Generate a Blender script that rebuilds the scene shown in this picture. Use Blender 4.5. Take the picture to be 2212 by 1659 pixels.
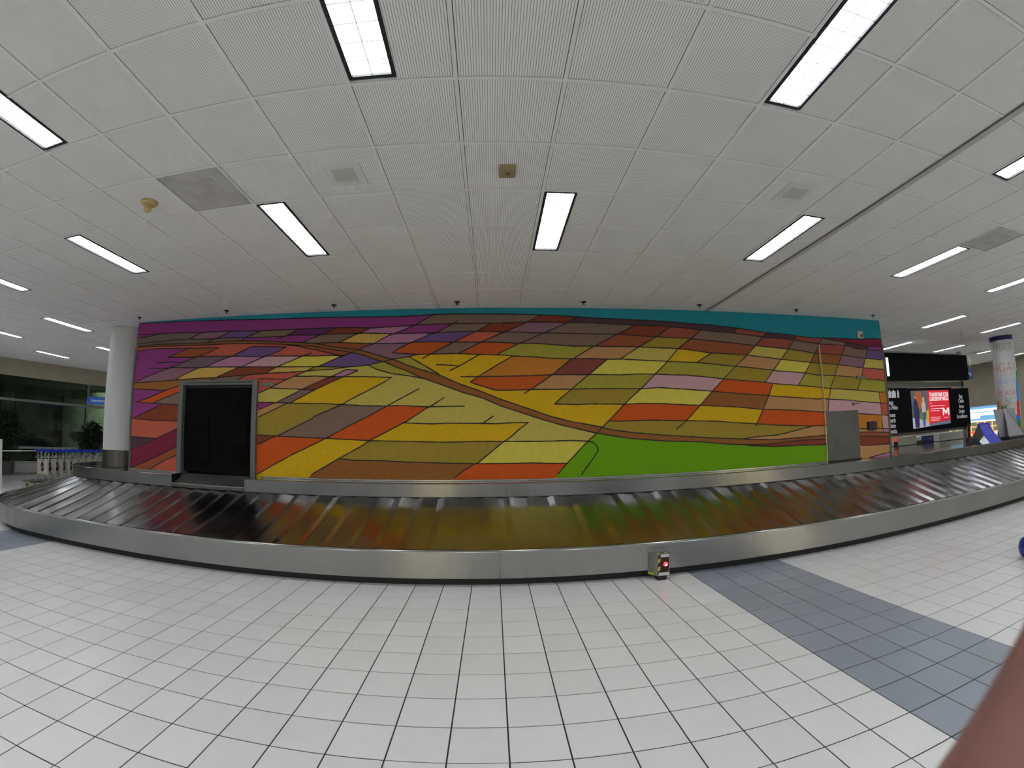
import bpy, bmesh, math, random
from mathutils import Vector, Matrix

# ------------------------------------------------------------------ clear
for o in list(bpy.data.objects):
    bpy.data.objects.remove(o, do_unlink=True)
scene = bpy.context.scene
col = scene.collection
PI = math.pi
random.seed(7)

# ------------------------------------------------------------------ camera: action camera with a wide fisheye lens, hand held
EYE = 1.5925                       # lens height above the floor
CEIL = 3.535                       # underside of the ceiling grid
YAW, PITCH, ROLL = 0.042538, 0.122205, -0.014819
FPX, A3, A5 = 961.532, 0.079958, -0.006204      # r(theta) of the lens, in pixels of a 2212 px wide frame
LENS_K = (6.40023681e-02, -2.65597888e-05, -2.07927088e-05, 3.86053572e-07)   # theta(r), r in mm on a 36 mm sensor
_f = Vector((math.sin(YAW)*math.cos(PITCH), math.cos(YAW)*math.cos(PITCH), math.sin(PITCH)))
_r0 = Vector((math.cos(YAW), -math.sin(YAW), 0)); _u0 = _r0.cross(_f)
_r = math.cos(ROLL)*_r0 + math.sin(ROLL)*_u0
_u = -math.sin(ROLL)*_r0 + math.cos(ROLL)*_u0
cam_data = bpy.data.cameras.new('camera')
cam = bpy.data.objects.new('camera', cam_data); col.objects.link(cam)
cam.matrix_world = Matrix(((_r.x, _u.x, -_f.x, 0), (_r.y, _u.y, -_f.y, 0), (_r.z, _u.z, -_f.z, EYE), (0, 0, 0, 1)))
CAM_M = cam.matrix_world.copy()
cam_data.type = 'PANO'
cam_data.panorama_type = 'FISHEYE_LENS_POLYNOMIAL'
cam_data.fisheye_fov = math.radians(170)
cam_data.sensor_width = 36.0; cam_data.sensor_height = 27.0
cam_data.fisheye_polynomial_k0 = 0.0
cam_data.fisheye_polynomial_k1, cam_data.fisheye_polynomial_k2, cam_data.fisheye_polynomial_k3, cam_data.fisheye_polynomial_k4 = [-k for k in LENS_K]
cam_data.clip_start = 0.005; cam_data.clip_end = 200
cam_data.lens = 50
cam_data.dof.use_dof = True; cam_data.dof.focus_distance = 7.0; cam_data.dof.aperture_fstop = 60
scene.camera = cam

def project(x, y, z):
    """Where a world point falls in the 2212 x 1659 frame (used to rank tiles by how large they show)."""
    d = Vector((x, y, z-EYE)); a, b, c = d.dot(_r), d.dot(_u), d.dot(_f)
    q = math.hypot(a, b); th = math.atan2(q, c); r = FPX*(th + A3*th**3 + A5*th**5)
    return 1106 + r*a/max(q, 1e-9), 829.5 - r*b/max(q, 1e-9), d.length

# ------------------------------------------------------------------ world (night outside), exposure
world = bpy.data.worlds.new('night'); scene.world = world; world.use_nodes = True
world.node_tree.nodes['Background'].inputs[0].default_value = (0.085, 0.095, 0.075, 1)
world.node_tree.nodes['Background'].inputs[1].default_value = 2.6
scene.view_settings.view_transform = 'Standard'
scene.view_settings.look = 'None'
scene.view_settings.exposure = 0.0
scene.view_settings.gamma = 1.0
scene.view_settings.use_curve_mapping = False
scene.cycles.use_denoising = True
scene.cycles.max_bounces = 5
scene.cycles.diffuse_bounces = 4
scene.cycles.glossy_bounces = 3
scene.cycles.transmission_bounces = 2
scene.cycles.transparent_max_bounces = 6
scene.cycles.caustics_reflective = True
scene.cycles.blur_glossy = 1.0
scene.cycles.caustics_refractive = False
scene.cycles.use_adaptive_sampling = True
scene.cycles.adaptive_threshold = 0.13
scene.cycles.adaptive_min_samples = 12
LAMP = 13.9                         # radiance of the fluorescent troffers, the only lights of the hall

# ------------------------------------------------------------------ helpers
def lin(c):
    c /= 255.0
    return c/12.92 if c <= 0.04045 else ((c+0.055)/1.055)**2.4
def srgb(r, g, b, k=1.0):
    return (min(lin(r)*k, 0.95), min(lin(g)*k, 0.95), min(lin(b)*k, 0.95), 1.0)

def material(name, color, rough=0.6, metal=0.0, emit=0.0, var=0.0, vscale=20.0, bump=0.0, bscale=60.0, spec=0.5, stretch=None):
    m = bpy.data.materials.new(name); m.use_nodes = True
    nt = m.node_tree; b = nt.nodes['Principled BSDF']
    b.inputs['Base Color'].default_value = color
    b.inputs['Roughness'].default_value = rough
    b.inputs['Metallic'].default_value = metal
    b.inputs['Specular IOR Level'].default_value = spec
    if emit:
        b.inputs['Emission Color'].default_value = color
        b.inputs['Emission Strength'].default_value = emit
    if var or bump:
        tc = nt.nodes.new('ShaderNodeNewGeometry'); src = tc.outputs['Position']
        if stretch:
            mp = nt.nodes.new('ShaderNodeVectorMath'); mp.operation = 'MULTIPLY'
            mp.inputs[1].default_value = stretch; nt.links.new(src, mp.inputs[0]); src = mp.outputs[0]
    if var:
        n = nt.nodes.new('ShaderNodeTexNoise'); n.inputs['Scale'].default_value = vscale; n.inputs['Detail'].default_value = 4
        nt.links.new(src, n.inputs['Vector'])
        r = nt.nodes.new('ShaderNodeMapRange')
        r.inputs['From Min'].default_value = 0.3; r.inputs['From Max'].default_value = 0.7
        r.inputs['To Min'].default_value = 1-var; r.inputs['To Max'].default_value = 1+var
        nt.links.new(n.outputs['Fac'], r.inputs['Value'])
        v = nt.nodes.new('ShaderNodeVectorMath'); v.operation = 'SCALE'
        v.inputs[0].default_value = color[:3]; nt.links.new(r.outputs[0], v.inputs['Scale'])
        nt.links.new(v.outputs[0], b.inputs['Base Color'])
    if bump:
        n2 = nt.nodes.new('ShaderNodeTexNoise'); n2.inputs['Scale'].default_value = bscale; n2.inputs['Detail'].default_value = 3
        nt.links.new(src, n2.inputs['Vector'])
        bp = nt.nodes.new('ShaderNodeBump'); bp.inputs['Strength'].default_value = bump; bp.inputs['Distance'].default_value = 0.01
        nt.links.new(n2.outputs['Fac'], bp.inputs['Height']); nt.links.new(bp.outputs[0], b.inputs['Normal'])
    return m

def tag(o, label=None, cat=None, group=None, kind=None):
    if label: o['label'] = label
    if cat: o['category'] = cat
    if group: o['group'] = group
    if kind: o['kind'] = kind
    return o

def thing(name, loc, label, cat, group=None, rz=0.0):
    o = bpy.data.objects.new(name, None); col.objects.link(o)
    o.empty_display_size = 0.1; o.location = loc; o.rotation_euler = (0, 0, rz)
    return tag(o, label, cat, group)

class MB:
    """collects shapes, then links them as one mesh object; vertices are in the parent's space unless world=True"""
    def __init__(s): s.v = []; s.f = []; s.mi = []; s.m = 0
    def add(s, vs, fs):
        b = len(s.v); s.v += [tuple(v) for v in vs]
        for f in fs: s.f.append([b+i for i in f]); s.mi.append(s.m)
        return s
    def box(s, x0, x1, y0, y1, z0, z1, ch=0.0):
        if ch:
            vs = []
            for z, i in ((z0, ch), (z0+ch, 0), (z1-ch, 0), (z1, ch)):
                vs += [(x0+i, y0+i, z), (x1-i, y0+i, z), (x1-i, y1-i, z), (x0+i, y1-i, z)]
            fs = [(3, 2, 1, 0), (12, 13, 14, 15)]
            for k in range(3):
                for i in range(4): fs.append((k*4+i, k*4+(i+1) % 4, k*4+4+(i+1) % 4, k*4+4+i))
            return s.add(vs, fs)
        vs = [(x0,y0,z0),(x1,y0,z0),(x1,y1,z0),(x0,y1,z0),(x0,y0,z1),(x1,y0,z1),(x1,y1,z1),(x0,y1,z1)]
        return s.add(vs, [(3,2,1,0),(4,5,6,7),(0,1,5,4),(1,2,6,5),(2,3,7,6),(3,0,4,7)])
    def tube(s, pts, rad, n=10, caps=True):
        pts = [Vector(p) for p in pts]; rads = rad if isinstance(rad, (list, tuple)) else [rad]*len(pts)
        vs = []; fs = []; ref = None
        for i, p in enumerate(pts):
            t = (pts[min(i+1, len(pts)-1)] - pts[max(i-1, 0)]).normalized()
            if ref is None: ref = Vector((0, 0, 1)) if abs(t.z) < 0.9 else Vector((1, 0, 0))
            a = t.cross(ref).normalized(); b = t.cross(a)
            for k in range(n):
                an = 2*PI*k/n; vs.append(p + rads[i]*(math.cos(an)*a + math.sin(an)*b))
        for i in range(len(pts)-1):
            for k in range(n): fs.append((i*n+k, i*n+(k+1) % n, i*n+n+(k+1) % n, i*n+n+k))
        if caps: fs += [tuple(range(n-1, -1, -1)), tuple(range((len(pts)-1)*n, len(pts)*n))]
        return s.add(vs, fs)
    def lathe(s, prof, c=(0, 0, 0), n=24):
        vs = []; fs = []
        for r, z in prof:
            for k in range(n):
                a = 2*PI*k/n; vs.append((c[0]+r*math.cos(a), c[1]+r*math.sin(a), c[2]+z))
        for i in range(len(prof)-1):
            for k in range(n): fs.append((i*n+k, i*n+(k+1) % n, i*n+n+(k+1) % n, i*n+n+k))
        fs += [tuple(range(n-1, -1, -1)), tuple(range((len(prof)-1)*n, len(prof)*n))]
        return s.add(vs, fs)
    def prism_xz(s, poly, y0, y1):
        """outline in x,z extruded from y0 (front) to y1"""
        n = len(poly)
        A = sum(poly[i-1][0]*poly[i][1]-poly[i][0]*poly[i-1][1] for i in range(n))
        if A < 0: poly = poly[::-1]
        vs = [(x, y0, z) for x, z in poly] + [(x, y1, z) for x, z in poly]
        fs = [tuple(range(n)), tuple(range(2*n-1, n-1, -1))] + [(i, n+i, n+(i+1) % n, (i+1) % n) for i in range(n)]
        return s.add(vs, fs)
    def prism_xy(s, poly, z0, z1):
        n = len(poly)
        A = sum(poly[i-1][0]*poly[i][1]-poly[i][0]*poly[i-1][1] for i in range(n))
        if A < 0: poly = poly[::-1]
        vs = [(x, y, z0) for x, y in poly] + [(x, y, z1) for x, y in poly]
        fs = [tuple(range(n-1, -1, -1)), tuple(range(n, 2*n))] + [(i, (i+1) % n, n+(i+1) % n, n+i) for i in range(n)]
        return s.add(vs, fs)
    def mesh(s, name, mat):
        me = bpy.data.meshes.new(name); me.from_pydata(s.v, [], s.f)
        for m in (mat if isinstance(mat, (list, tuple)) else [mat]): me.materials.append(m)
        me.polygons.foreach_set('material_index', s.mi); me.update()
        return me
    def build(s, name, mat, parent=None, smooth=False, world=False, kind=None, label=None):
        if world and parent is not None:
            L = parent.location; s.v = [(x-L.x, y-L.y, z-L.z) for x, y, z in s.v]
        me = s.mesh(name, mat)
        if smooth: me.polygons.foreach_set('use_smooth', [True]*len(me.polygons))
        return link(name, me, parent, kind=kind, label=label)

def link(name, me, parent=None, loc=(0, 0, 0), rot=(0, 0, 0), kind=None, label=None):
    o = bpy.data.objects.new(name, me); col.objects.link(o)
    o.location = loc; o.rotation_euler = rot
    if parent is not None: o.parent = parent
    if kind: o['kind'] = kind
    if label: o['label'] = label
    return o

def smooth_angle(o, deg=35):
    me = o.data
    me.polygons.foreach_set('use_smooth', [True]*len(me.polygons))
    bm = bmesh.new(); bm.from_mesh(me)
    for e in bm.edges:
        if len(e.link_faces) == 2 and e.calc_face_angle(0) > math.radians(deg): e.smooth = False
    bm.to_mesh(me); bm.free()
    return o

def copy_tree(o, loc=None, rz=None, label=None):
    c = o.copy(); col.objects.link(c)
    if loc is not None: c.location = loc
    if rz is not None: c.rotation_euler = (0, 0, rz)
    if label: c['label'] = label
    for ch in list(o.children):
        d = ch.copy(); col.objects.link(d); d.parent = c
        for g in list(ch.children):
            e = g.copy(); col.objects.link(e); e.parent = d
    return c

def text(name, body, size, mat, parent, loc, rot=(PI/2, 0, 0), align='CENTER', depth=0.0015, sx=1.0, bold=0.0, space=1.0):
    """flat lettering as a thin mesh"""
    cu = bpy.data.curves.new(name, 'FONT'); cu.body = body; cu.size = size
    cu.align_x = align; cu.align_y = 'CENTER'; cu.extrude = depth; cu.offset = bold; cu.space_line = space
    t = bpy.data.objects.new(name, cu); col.objects.link(t)
    dg = bpy.context.evaluated_depsgraph_get(); dg.update()
    me = bpy.data.meshes.new_from_object(t.evaluated_get(dg))
    bpy.data.objects.remove(t, do_unlink=True); bpy.data.curves.remove(cu)
    me.materials.clear(); me.materials.append(mat)
    o = link(name, me, parent, loc, rot); o.scale = (sx, 1, 1)
    return o


# ------------------------------------------------------------------ planar line arrangement (mural cells from its painted lines)
def arrange(lines, rect):
    x0,z0,x1,z1=rect
    segs=[]
    for P in lines:
        segs+=[(a,b) for a,b in zip(P,P[1:]) if a!=b]
    segs+=[((x0,z0),(x1,z0)),((x1,z0),(x1,z1)),((x1,z1),(x0,z1)),((x0,z1),(x0,z0))]
    cuts=[[0.0,1.0] for _ in segs]
    bb=[(min(a[0],b[0])-1e-3,max(a[0],b[0])+1e-3,min(a[1],b[1])-1e-3,max(a[1],b[1])+1e-3) for a,b in segs]
    order=sorted(range(len(segs)),key=lambda i:bb[i][0])
    for oi,i in enumerate(order):
        (ax,az),(bx,bz)=segs[i]; rx,rz=bx-ax,bz-az
        for j in order[oi+1:]:
            if bb[j][0]>bb[i][1]: break
            if bb[j][2]>bb[i][3] or bb[j][3]<bb[i][2]: continue
            (cx,cz),(dx,dz)=segs[j]; sx,sz=dx-cx,dz-cz
            den=rx*sz-rz*sx
            if abs(den)<1e-12: continue
            t=((cx-ax)*sz-(cz-az)*sx)/den; u=((cx-ax)*rz-(cz-az)*rx)/den
            if -1e-9<=t<=1+1e-9 and -1e-9<=u<=1+1e-9:
                cuts[i].append(min(1,max(0,t))); cuts[j].append(min(1,max(0,u)))
    key={}; pts=[]
    def vid(x,z):
        k=(round(x*2000),round(z*2000))
        for dx in (-1,0,1):
            for dz in (-1,0,1):
                v=key.get((k[0]+dx,k[1]+dz))
                if v is not None: return v
        key[k]=len(pts); pts.append((x,z)); return key[k]
    adj={}
    for (a,b),c in zip(segs,cuts):
        c=sorted(set(c)); prev=None
        for t in c:
            v=vid(a[0]+(b[0]-a[0])*t,a[1]+(b[1]-a[1])*t)
            if prev is not None and prev!=v:
                adj.setdefault(prev,set()).add(v); adj.setdefault(v,set()).add(prev)
            prev=v
    stack=[v for v in adj if len(adj[v])==1]
    while stack:
        v=stack.pop()
        if len(adj[v])!=1: continue
        w=adj[v].pop(); adj[w].discard(v)
        if len(adj[w])==1: stack.append(w)
    nxt={}
    for v,ns in adj.items():
        o=sorted(ns,key=lambda w:math.atan2(pts[w][1]-pts[v][1],pts[w][0]-pts[v][0]))
        for i,w in enumerate(o): nxt[(w,v)]=(v,o[i-1])
    seen=set(); faces=[]
    for e in list(nxt):
        if e in seen: continue
        loop=[]; c=e
        while c not in seen:
            seen.add(c); loop.append(c[0]); c=nxt[c]
        A=sum(pts[loop[i-1]][0]*pts[loop[i]][1]-pts[loop[i]][0]*pts[loop[i-1]][1] for i in range(len(loop)))/2
        if A>2e-5: faces.append((A,[pts[v] for v in loop]))
    return faces
def inside(P,x,z):
    r=False
    for i in range(len(P)):
        (ax,az),(bx,bz)=P[i-1],P[i]
        if (az>z)!=(bz>z) and x<(bx-ax)*(z-az)/(bz-az)+ax: r=not r
    return r

# mural lines and colour points, millimetres on the wall (x along, z up)
MURAL_LINES = """
-6314,3516 -5763,3509 -5210,3498 -4262,3475 -3979,3464 -3546,3451 -3103,3450 -2606,3443 -2346,3439 -1855,3428 -1421,3423 -1143,3431 -878,3445 -525,3447 -107,3443 248,3438 696,3429 950,3418 1291,3397 1659,3377 1953,3369 2405,3356 2684,3346 3186,3318 3418,3308 3931,3271 4527,3207 4961,3190 5120,3170 5490,3141 5953,3154 6514,3151 6736,3152 7047,3178 7365,3176
-6351,3323 -6048,3313 -5732,3310 -5183,3304 -4804,3291 -4241,3288 -3659,3267 -3380,3272 -3040,3271 -2595,3274 -2472,3273 -2112,3269 -1847,3253 -1587,3264 -1330,3276 -1228,3278 -1280,3279 -1161,3288 -858,3295 -590,3298 -24,3299 246,3306 509,3312 819,3316 1116,3308 1373,3306 1655,3301 1860,3288 2181,3279 2584,3272 2761,3260 3018,3247 3290,3221 3529,3201 3900,3181 4132,3159 4438,3131 4527,3121 4950,3109 5097,3091 5353,3068 5649,3041 6000,3029 6277,3025 6527,2974 6852,2961 7036,2954 7402,2946
5731,3148 6013,3110 6286,3082 6716,3041 6862,3019 7097,3030 7421,3047
-6339,3254 -5962,3277 -5713,3314
-6323,3149 -5789,3171 -5349,3186 -5095,3188 -4641,3172 -4519,3176 -4229,3179 -3979,3167 -3650,3163 -3292,3167 -3225,3175 -3024,3181 -2741,3169 -2557,3172 -2375,3176 -2072,3176 -1975,3178 -1669,3167 -1480,3156 -1277,3161 -914,3162 -831,3167 -440,3174 -232,3175 244,3163 356,3162 572,3150 798,3146 1025,3142 1237,3138 1646,3132 1886,3131 2206,3112 2524,3098 2851,3084 3096,3079 3099,3074 3492,3044 3798,3022 4221,2987 4281,2981 4552,2960 4926,2933 5206,2909 5527,2870 5972,2852 6164,2847 6457,2819 6778,2797 7384,2763
-6329,3102 -5978,3118 -5757,3128 -5085,3109 -4691,3113 -4223,3122 -3870,3114 -3463,3089 -3120,3065 -2948,3054 -2733,3037 -2549,3043 -2332,3041 -1968,3021 -1785,3014 -1535,3008 -1289,3013 -1273,3009 -1197,3023 -854,3025 -604,3017 -183,3013 105,3006 378,2990 685,2985 935,2965 1229,2943 1511,2946 1528,2943 2221,2937 2466,2926 2866,2914 2988,2903 3325,2861 3454,2849 4105,2819 4475,2785 4775,2755 4779,2755 5428,2707 6041,2672 6358,2644 6690,2621 7370,2587
-6325,3076 -5974,3092 -5752,3094 -5153,3077 -4687,3076 -4219,3078 -3918,3072 -3361,3046 -3020,3005 -2782,2947 -2727,2944 -2495,2884 -2358,2849 -2250,2831
-2733,3037 -2547,3002 -2274,2953 -2007,2921 -1831,2871 -1503,2771 -1400,2738 -1265,2678 -1056,2608 -832,2544 -684,2481 -479,2388 -195,2287 48,2187 96,2165 500,2024 824,1906 1151,1819 1589,1732 1583,1730 1744,1687 2044,1642 2575,1583 2905,1555 3383,1510 3886,1475 4095,1457 4419,1437 4597,1433 5063,1441 5609,1451 6425,1462 6806,1442 7368,1408
-3214,3031 -2832,3005 -2730,2994 -2498,2945 -2182,2895 -2093,2876 -1916,2830 -1698,2751 -1604,2732 -1441,2655 -1264,2590 -1079,2501 -930,2446 -683,2357 -438,2265 -171,2189 95,2070 458,1944 741,1850 1026,1764 1481,1650 1513,1647 1699,1610 2041,1550 2572,1495 2902,1478 3186,1458 3627,1404 3986,1378 4306,1366 4594,1373 5060,1395 5618,1379 6420,1392 6800,1366 7361,1321
3923,1383 4090,1355 4414,1329 4591,1319 5055,1311 5612,1286 6409,1237 6567,1214 7351,1196
-1868,2694 -1737,2625 -1480,2551 -1263,2524 -1054,2484 -1013,2476
-6317,3022 -5837,3051 -5148,3033 -4502,3021 -4468,3013
-5082,3031 -5510,2891 -5130,2880 -4929,2879 -4861,2889 -4199,2874 -4163,2873 -4025,2868 -3614,2851 -3524,2860 -2963,2847 -2721,2843 -2403,2845 -2268,2833
-5925,2714 -5601,2702 -5427,2716 -4876,2701 -4694,2707 -4363,2704 -3990,2697 -3355,2685 -2712,2676 -2639,2677 -2199,2664
-2801,2614 -2710,2622 -2438,2631 -2208,2662 -1955,2679 -1860,2690 -1672,2729 -1528,2765 -1401,2784 -1234,2807 -1109,2841
-1488,2868 -1386,2859 -1269,2849 -1101,2839 -934,2840 -504,2844 -233,2828 71,2818 239,2808 292,2799 597,2785 845,2762 1163,2752 1485,2757 1708,2743 1917,2747 2362,2725 2673,2712 2972,2700 3174,2696 3864,2634 4074,2621 4599,2571 4688,2557 4920,2547 5268,2525 5528,2489 5933,2476 6331,2452 6619,2443 6763,2410 7370,2380
-471,2499 -218,2497 100,2499 509,2504 797,2512 872,2516 1416,2512 1475,2515 1905,2507 2215,2519 2458,2514 2807,2499 2957,2497 3342,2465 3630,2433 4054,2398 4410,2373 4665,2341 5098,2315 5504,2281 5798,2248 6486,2214 7052,2169 7403,2161
-332,2420 -275,2394 9,2302 97,2292 505,2296 554,2302 1140,2298 1467,2303 2221,2294 2519,2308 2943,2277 3405,2240 3931,2192 4468,2154 4646,2136 5113,2104 5507,2074 5610,2079 5746,2066 6141,2043 6784,1986 7058,1967 7375,1948
898,2084 1242,2071 1459,2076 1947,2064 2192,2071 2551,2062 2929,2037 3195,2023 3812,1983 4340,1930 4629,1920 5035,1895 5588,1849 6411,1796 6760,1768 7080,1744 7365,1721
1697,1823 1816,1813 2404,1816 2861,1795 2935,1793 3494,1767 3796,1735 4194,1703 4610,1665 4956,1643 5318,1619 5608,1618 6415,1522 6736,1511 7095,1491 7357,1472
3928,1476 4204,1497 4601,1505 4891,1547 5343,1620
6687,989 7086,1031 7342,1048
-4793,3294 -5101,3187
-4230,3290 -4508,3181 -4661,3145 -4691,3110
-3650,3271 -3979,3167 -4048,3115
-3012,3275 -3225,3171 -3368,3135
-2390,3274 -2585,3186 -2739,3134 -2793,3118 -2953,3050
-1838,3256 -1993,3183 -2071,3163 -2336,3038
-869,3449 -1028,3365 -1161,3286 -1279,3236 -1480,3159 -1565,3130 -1785,3013 -1939,2958 -2042,2918 -2137,2877 -2286,2829 -2471,2755 -2639,2681 -2716,2674 -2838,2616 -3039,2537 -3170,2487 -3396,2390 -3443,2360 -3706,2262
-524,3345 -590,3298 -831,3169 -922,3136
-931,3164 -997,3112 -1197,3023 -1272,2997 -1405,2927 -1490,2868
-16,3302 -232,3177 -282,3162 -580,3019 -621,2996 -934,2832 -1042,2775
730,3429 517,3312 357,3243 173,3163 106,3138 -175,3010 -508,2845
1278,3401 1116,3304 798,3161 378,2984 103,2847 63,2812
2204,3284 1886,3131 1528,2946 1511,2947 1197,2757 1146,2736 872,2517 554,2302 447,2240
-200,2826 -487,2660 -635,2591
-833,2681 -685,2675 -496,2659
300,2802 102,2692 -218,2497 -332,2420
2771,3267 2524,3102 2221,2937 1904,2740
3300,3228 3109,3077 2997,3010 2866,2913 2672,2710 2458,2514 2230,2301 2056,2161 1947,2064 1697,1820 1592,1728 1513,1647 1377,1535 1055,1215 851,986
1721,2751 1477,2557 1416,2512 1153,2302 995,2176 894,2080
3459,2856 3329,2785 3164,2689
4551,3217 4449,3130 4284,2981 4105,2819 3864,2633 3630,2433 3409,2236 3299,2132 3185,2023 2935,1793 2762,1670
3958,3273 3894,3178
5176,3173 5097,3089 4956,2940 4779,2755 4599,2571 4404,2363
4571,2359 4468,2154 4443,2111 4340,1931 4200,1708 4182,1672
5751,3150 5652,3038 5612,2965 5527,2867 5416,2707 5268,2525 5091,2307
6304,3082 6277,3025 6164,2845 6041,2669 5933,2475 5798,2248 5802,2226 5745,2064 5704,1840
6881,3022 6852,2961 6778,2797 6690,2621 6619,2441 6478,2204
7053,2174 7073,1963 7080,1743 7088,1504 7108,1418
-4468,3016 -4672,2941 -4861,2886 -4974,2857 -5168,2796 -5427,2716 -5573,2678 -5910,2584 -6286,2461
-3216,2996 -3352,2922 -3584,2852 -3990,2701 -4103,2672 -4352,2578 -4457,2537 -4575,2495
-3851,3014 -3657,3015 -3260,2996 -3211,2990
-3836,3017 -4133,2898 -4173,2874 -4373,2823 -4479,2789 -4694,2707 -4830,2696 -5135,2590 -5319,2500
-2778,2886 -2925,2846 -3355,2685 -3555,2583
-6300,2463 -5454,2497 -4860,2524 -4457,2534 -4349,2541 -3897,2567 -3525,2587 -2856,2608 -2773,2621
-3877,2573 -4078,2476
-3660,2506 -3170,2487
-3039,2537 -2852,2530 -2706,2534 -2478,2521 -2273,2519 -1906,2515 -1500,2499
-1496,2502 -1605,2432 -1815,2326 -2079,2200 -2252,2104 -2684,1928 -2737,1886 -3291,1628 -3358,1610 -3718,1453
-2219,2619 -2171,2626 -2101,2619 -2017,2610 -2082,2584 -2255,2514 -2697,2325 -3069,2142 -3162,2117 -3709,1879
-2206,2625 -2407,2533 -2701,2422 -2899,2335 -3166,2209 -3335,2135 -3402,2114 -3713,1995
-3458,2361 -3268,2350 -2917,2333 -2700,2323
-1086,2328 -1259,2237 -1557,2081 -1808,1945 -2150,1780 -2499,1600 -2677,1515 -3051,1345 -3696,1007
-715,2196 -895,2079 -968,2043 -1256,1858 -1304,1834 -1822,1570 -1932,1495 -2295,1302 -2677,1087 -2730,1053 -2821,975
-3,1921 -162,1812
-3740,2140 -3335,2134 -3115,2125 -2690,2115 -2572,2118 -2252,2102 -1896,2081 -1565,2079 -1306,2082 -1257,2078 -969,2063 -642,2065 -419,2069
-1321,1835 -1255,1828 -886,1813 -683,1822 -158,1815 44,1807 91,1812 334,1820 500,1817
504,1820 373,1726 234,1607 153,1552 88,1505 -236,1244 -284,1232 -446,1133 -633,981
-3722,1637 -3320,1623 -2678,1604 -2499,1600 -1822,1571 -1304,1562 -1255,1561 -684,1548 -201,1557 153,1549 153,1551 654,1544 1145,1546 1381,1530
-2299,1304 -2061,1281 -1637,1281 -1305,1263 -1256,1262 -284,1236 84,1233 527,1234 810,1222 1060,1215
1360,1530 1435,1518 1493,1476 1521,1418 1516,1377 1420,1241 1216,978
-6304,2366 -5564,2334 -5477,2340
-5086,2442 -5489,2338 -5873,2212 -6159,2132 -6305,2085
-5078,2345 -5503,2212 -5737,2133 -5768,2113
-6309,2136 -6159,2132 -5736,2116 -5083,2088
-5546,2114 -5856,1996 -6273,1842
-6288,1854 -5653,1827 -5068,1824
-6284,1545 -5651,1529
-5088,1748 -5639,1537 -5714,1507 -6289,1311
-5077,1467 -5656,1225 -6243,1010
-5074,1318 -5456,1179 -5807,1008
-1251,2810 -1057,2700 -832,2565 -782,2527
-5753,2806 -5462,2808 -5157,2798
-6269,2879 -6162,2895
"""
MURAL_SEEDS = """
P -5319,3412 -6140,3300 -5874,2834 -5246,2845 -5735,2763 -6079,2298 -6125,2046 -6199,2129 -3567,3133 -1243,3210 -3598,2095 -1112,3354 -983,3223 7089,2987
g -5543,3238 -5530,3148 -4307,3150
M -4820,3235 -5465,2605 -1748,2946 -1285,2837 691,3226 6372,2736
U -4369,3217 -4091,3229 -3701,2931 -2089,2765 -688,3099 7067,2870
C -5277,3099 -3461,3069 -2363,2950 -1918,2873 -1315,2670 -1570,2749 -2640,1038 -1806,1145 -683,2423 -850,1111 823,1873 1550,1704 1956,1619 1574,1703 3718,2113 4417,1401 3884,1436 5827,2780 5182,1426
S -4289,2975 -5906,3073 -5903,1698 -5321,1116 -3016,2940 -4172,2972 -3622,2541 -2632,2887 -191,3093 6929,2502 7186,1851
B -4903,2957 -5506,1218 -2276,2991 -2451,2901 2022,3032 3687,2951 6803,1404
m -4657,2793 -4310,2844
J -4271,2784 -4049,2788 -1671,3219 -1409,3076 -2135,2593 -1148,3089 7194,1452 7163,1004
e -4641,2619 -4251,2657 -3140,2638 -1927,3095
n -5698,2419
G -4357,2511 -5306,2200 -3375,3216 -2652,3096 -4186,2513 -3118,2206 -2917,1733 -2239,1920 -692,3373 -523,3242 140,3074 -563,2937 359,3373 1369,3227 354,3081 1106,3054 1767,3204 3702,3098 5941,3083 5215,2977 6472,2911
O -5318,2351 -3384,1405 -1807,1838 -126,1106 565,1110 2409,1934 3939,2300 4553,1804 5204,1744
R -5535,1957 -3730,2648 -2198,3223 -2520,2442 -3532,1572 58,3236 948,3364 157,3244 2302,3192 4638,1335 6795,1295 5178,1346
D -6091,1456 1461,3341 2040,3330 4749,3150 3717,3237 3364,3266 6561,3006 4936,3145
Z -5635,1426 6578,3100
Q -2800,3223
I -3488,2775 2800,2382 4724,2458 4791,2439 6267,1920 7192,1602
L -2864,2763 -2580,2774 119,1384 732,1389 2087,2627 2697,2211 4838,2646 5051,2647
V -2674,2652 -2439,2654 -3298,1916 -1636,1391 -605,1407 1415,2228 2657,3011 2311,1718 3567,2760 4171,2507 3488,1637 5194,2821 5669,2582 6175,2333 4834,1573
K -2762,2572 -3312,2269 -2616,2578 -1820,2534 -3407,2232 -1898,2184 -1181,1870 -1195,2494 -911,1957 -440,1954 -1134,2162 819,1654 2459,2825 4485,2869 7037,2691 6435,2149 7284,2746
E -2940,2429 -3497,2052 1525,2858 1002,2407 1835,2841 4410,2701 4684,2029 4645,1471 6276,2563 6659,1480 6784,1134 5105,2010 5678,1976 5436,1526
Y -2075,2370 -3004,1246 -2321,1507 -1387,1676 -685,2754 -522,1688 667,2229 251,1696 2971,2801 1709,1923 4762,2253 3601,1878 5244,2189
W -1567,2631 -1282,2711 -1098,2667 -1230,2548 849,2884 1463,2403 2908,2599 1900,2399 3253,2581 5518,2407 6823,2296
o -1236,2920 -109,2915 -31,2417 425,2404
N 52,2597 677,2650 7149,2070 6674,1645
r 1260,2630
F 1096,1161 1407,1397 2208,1287 5047,1135
t 2954,3176 4136,3192 4677,3043 5422,3109 4863,3047 5917,2931
T 6072,3445
"""

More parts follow.
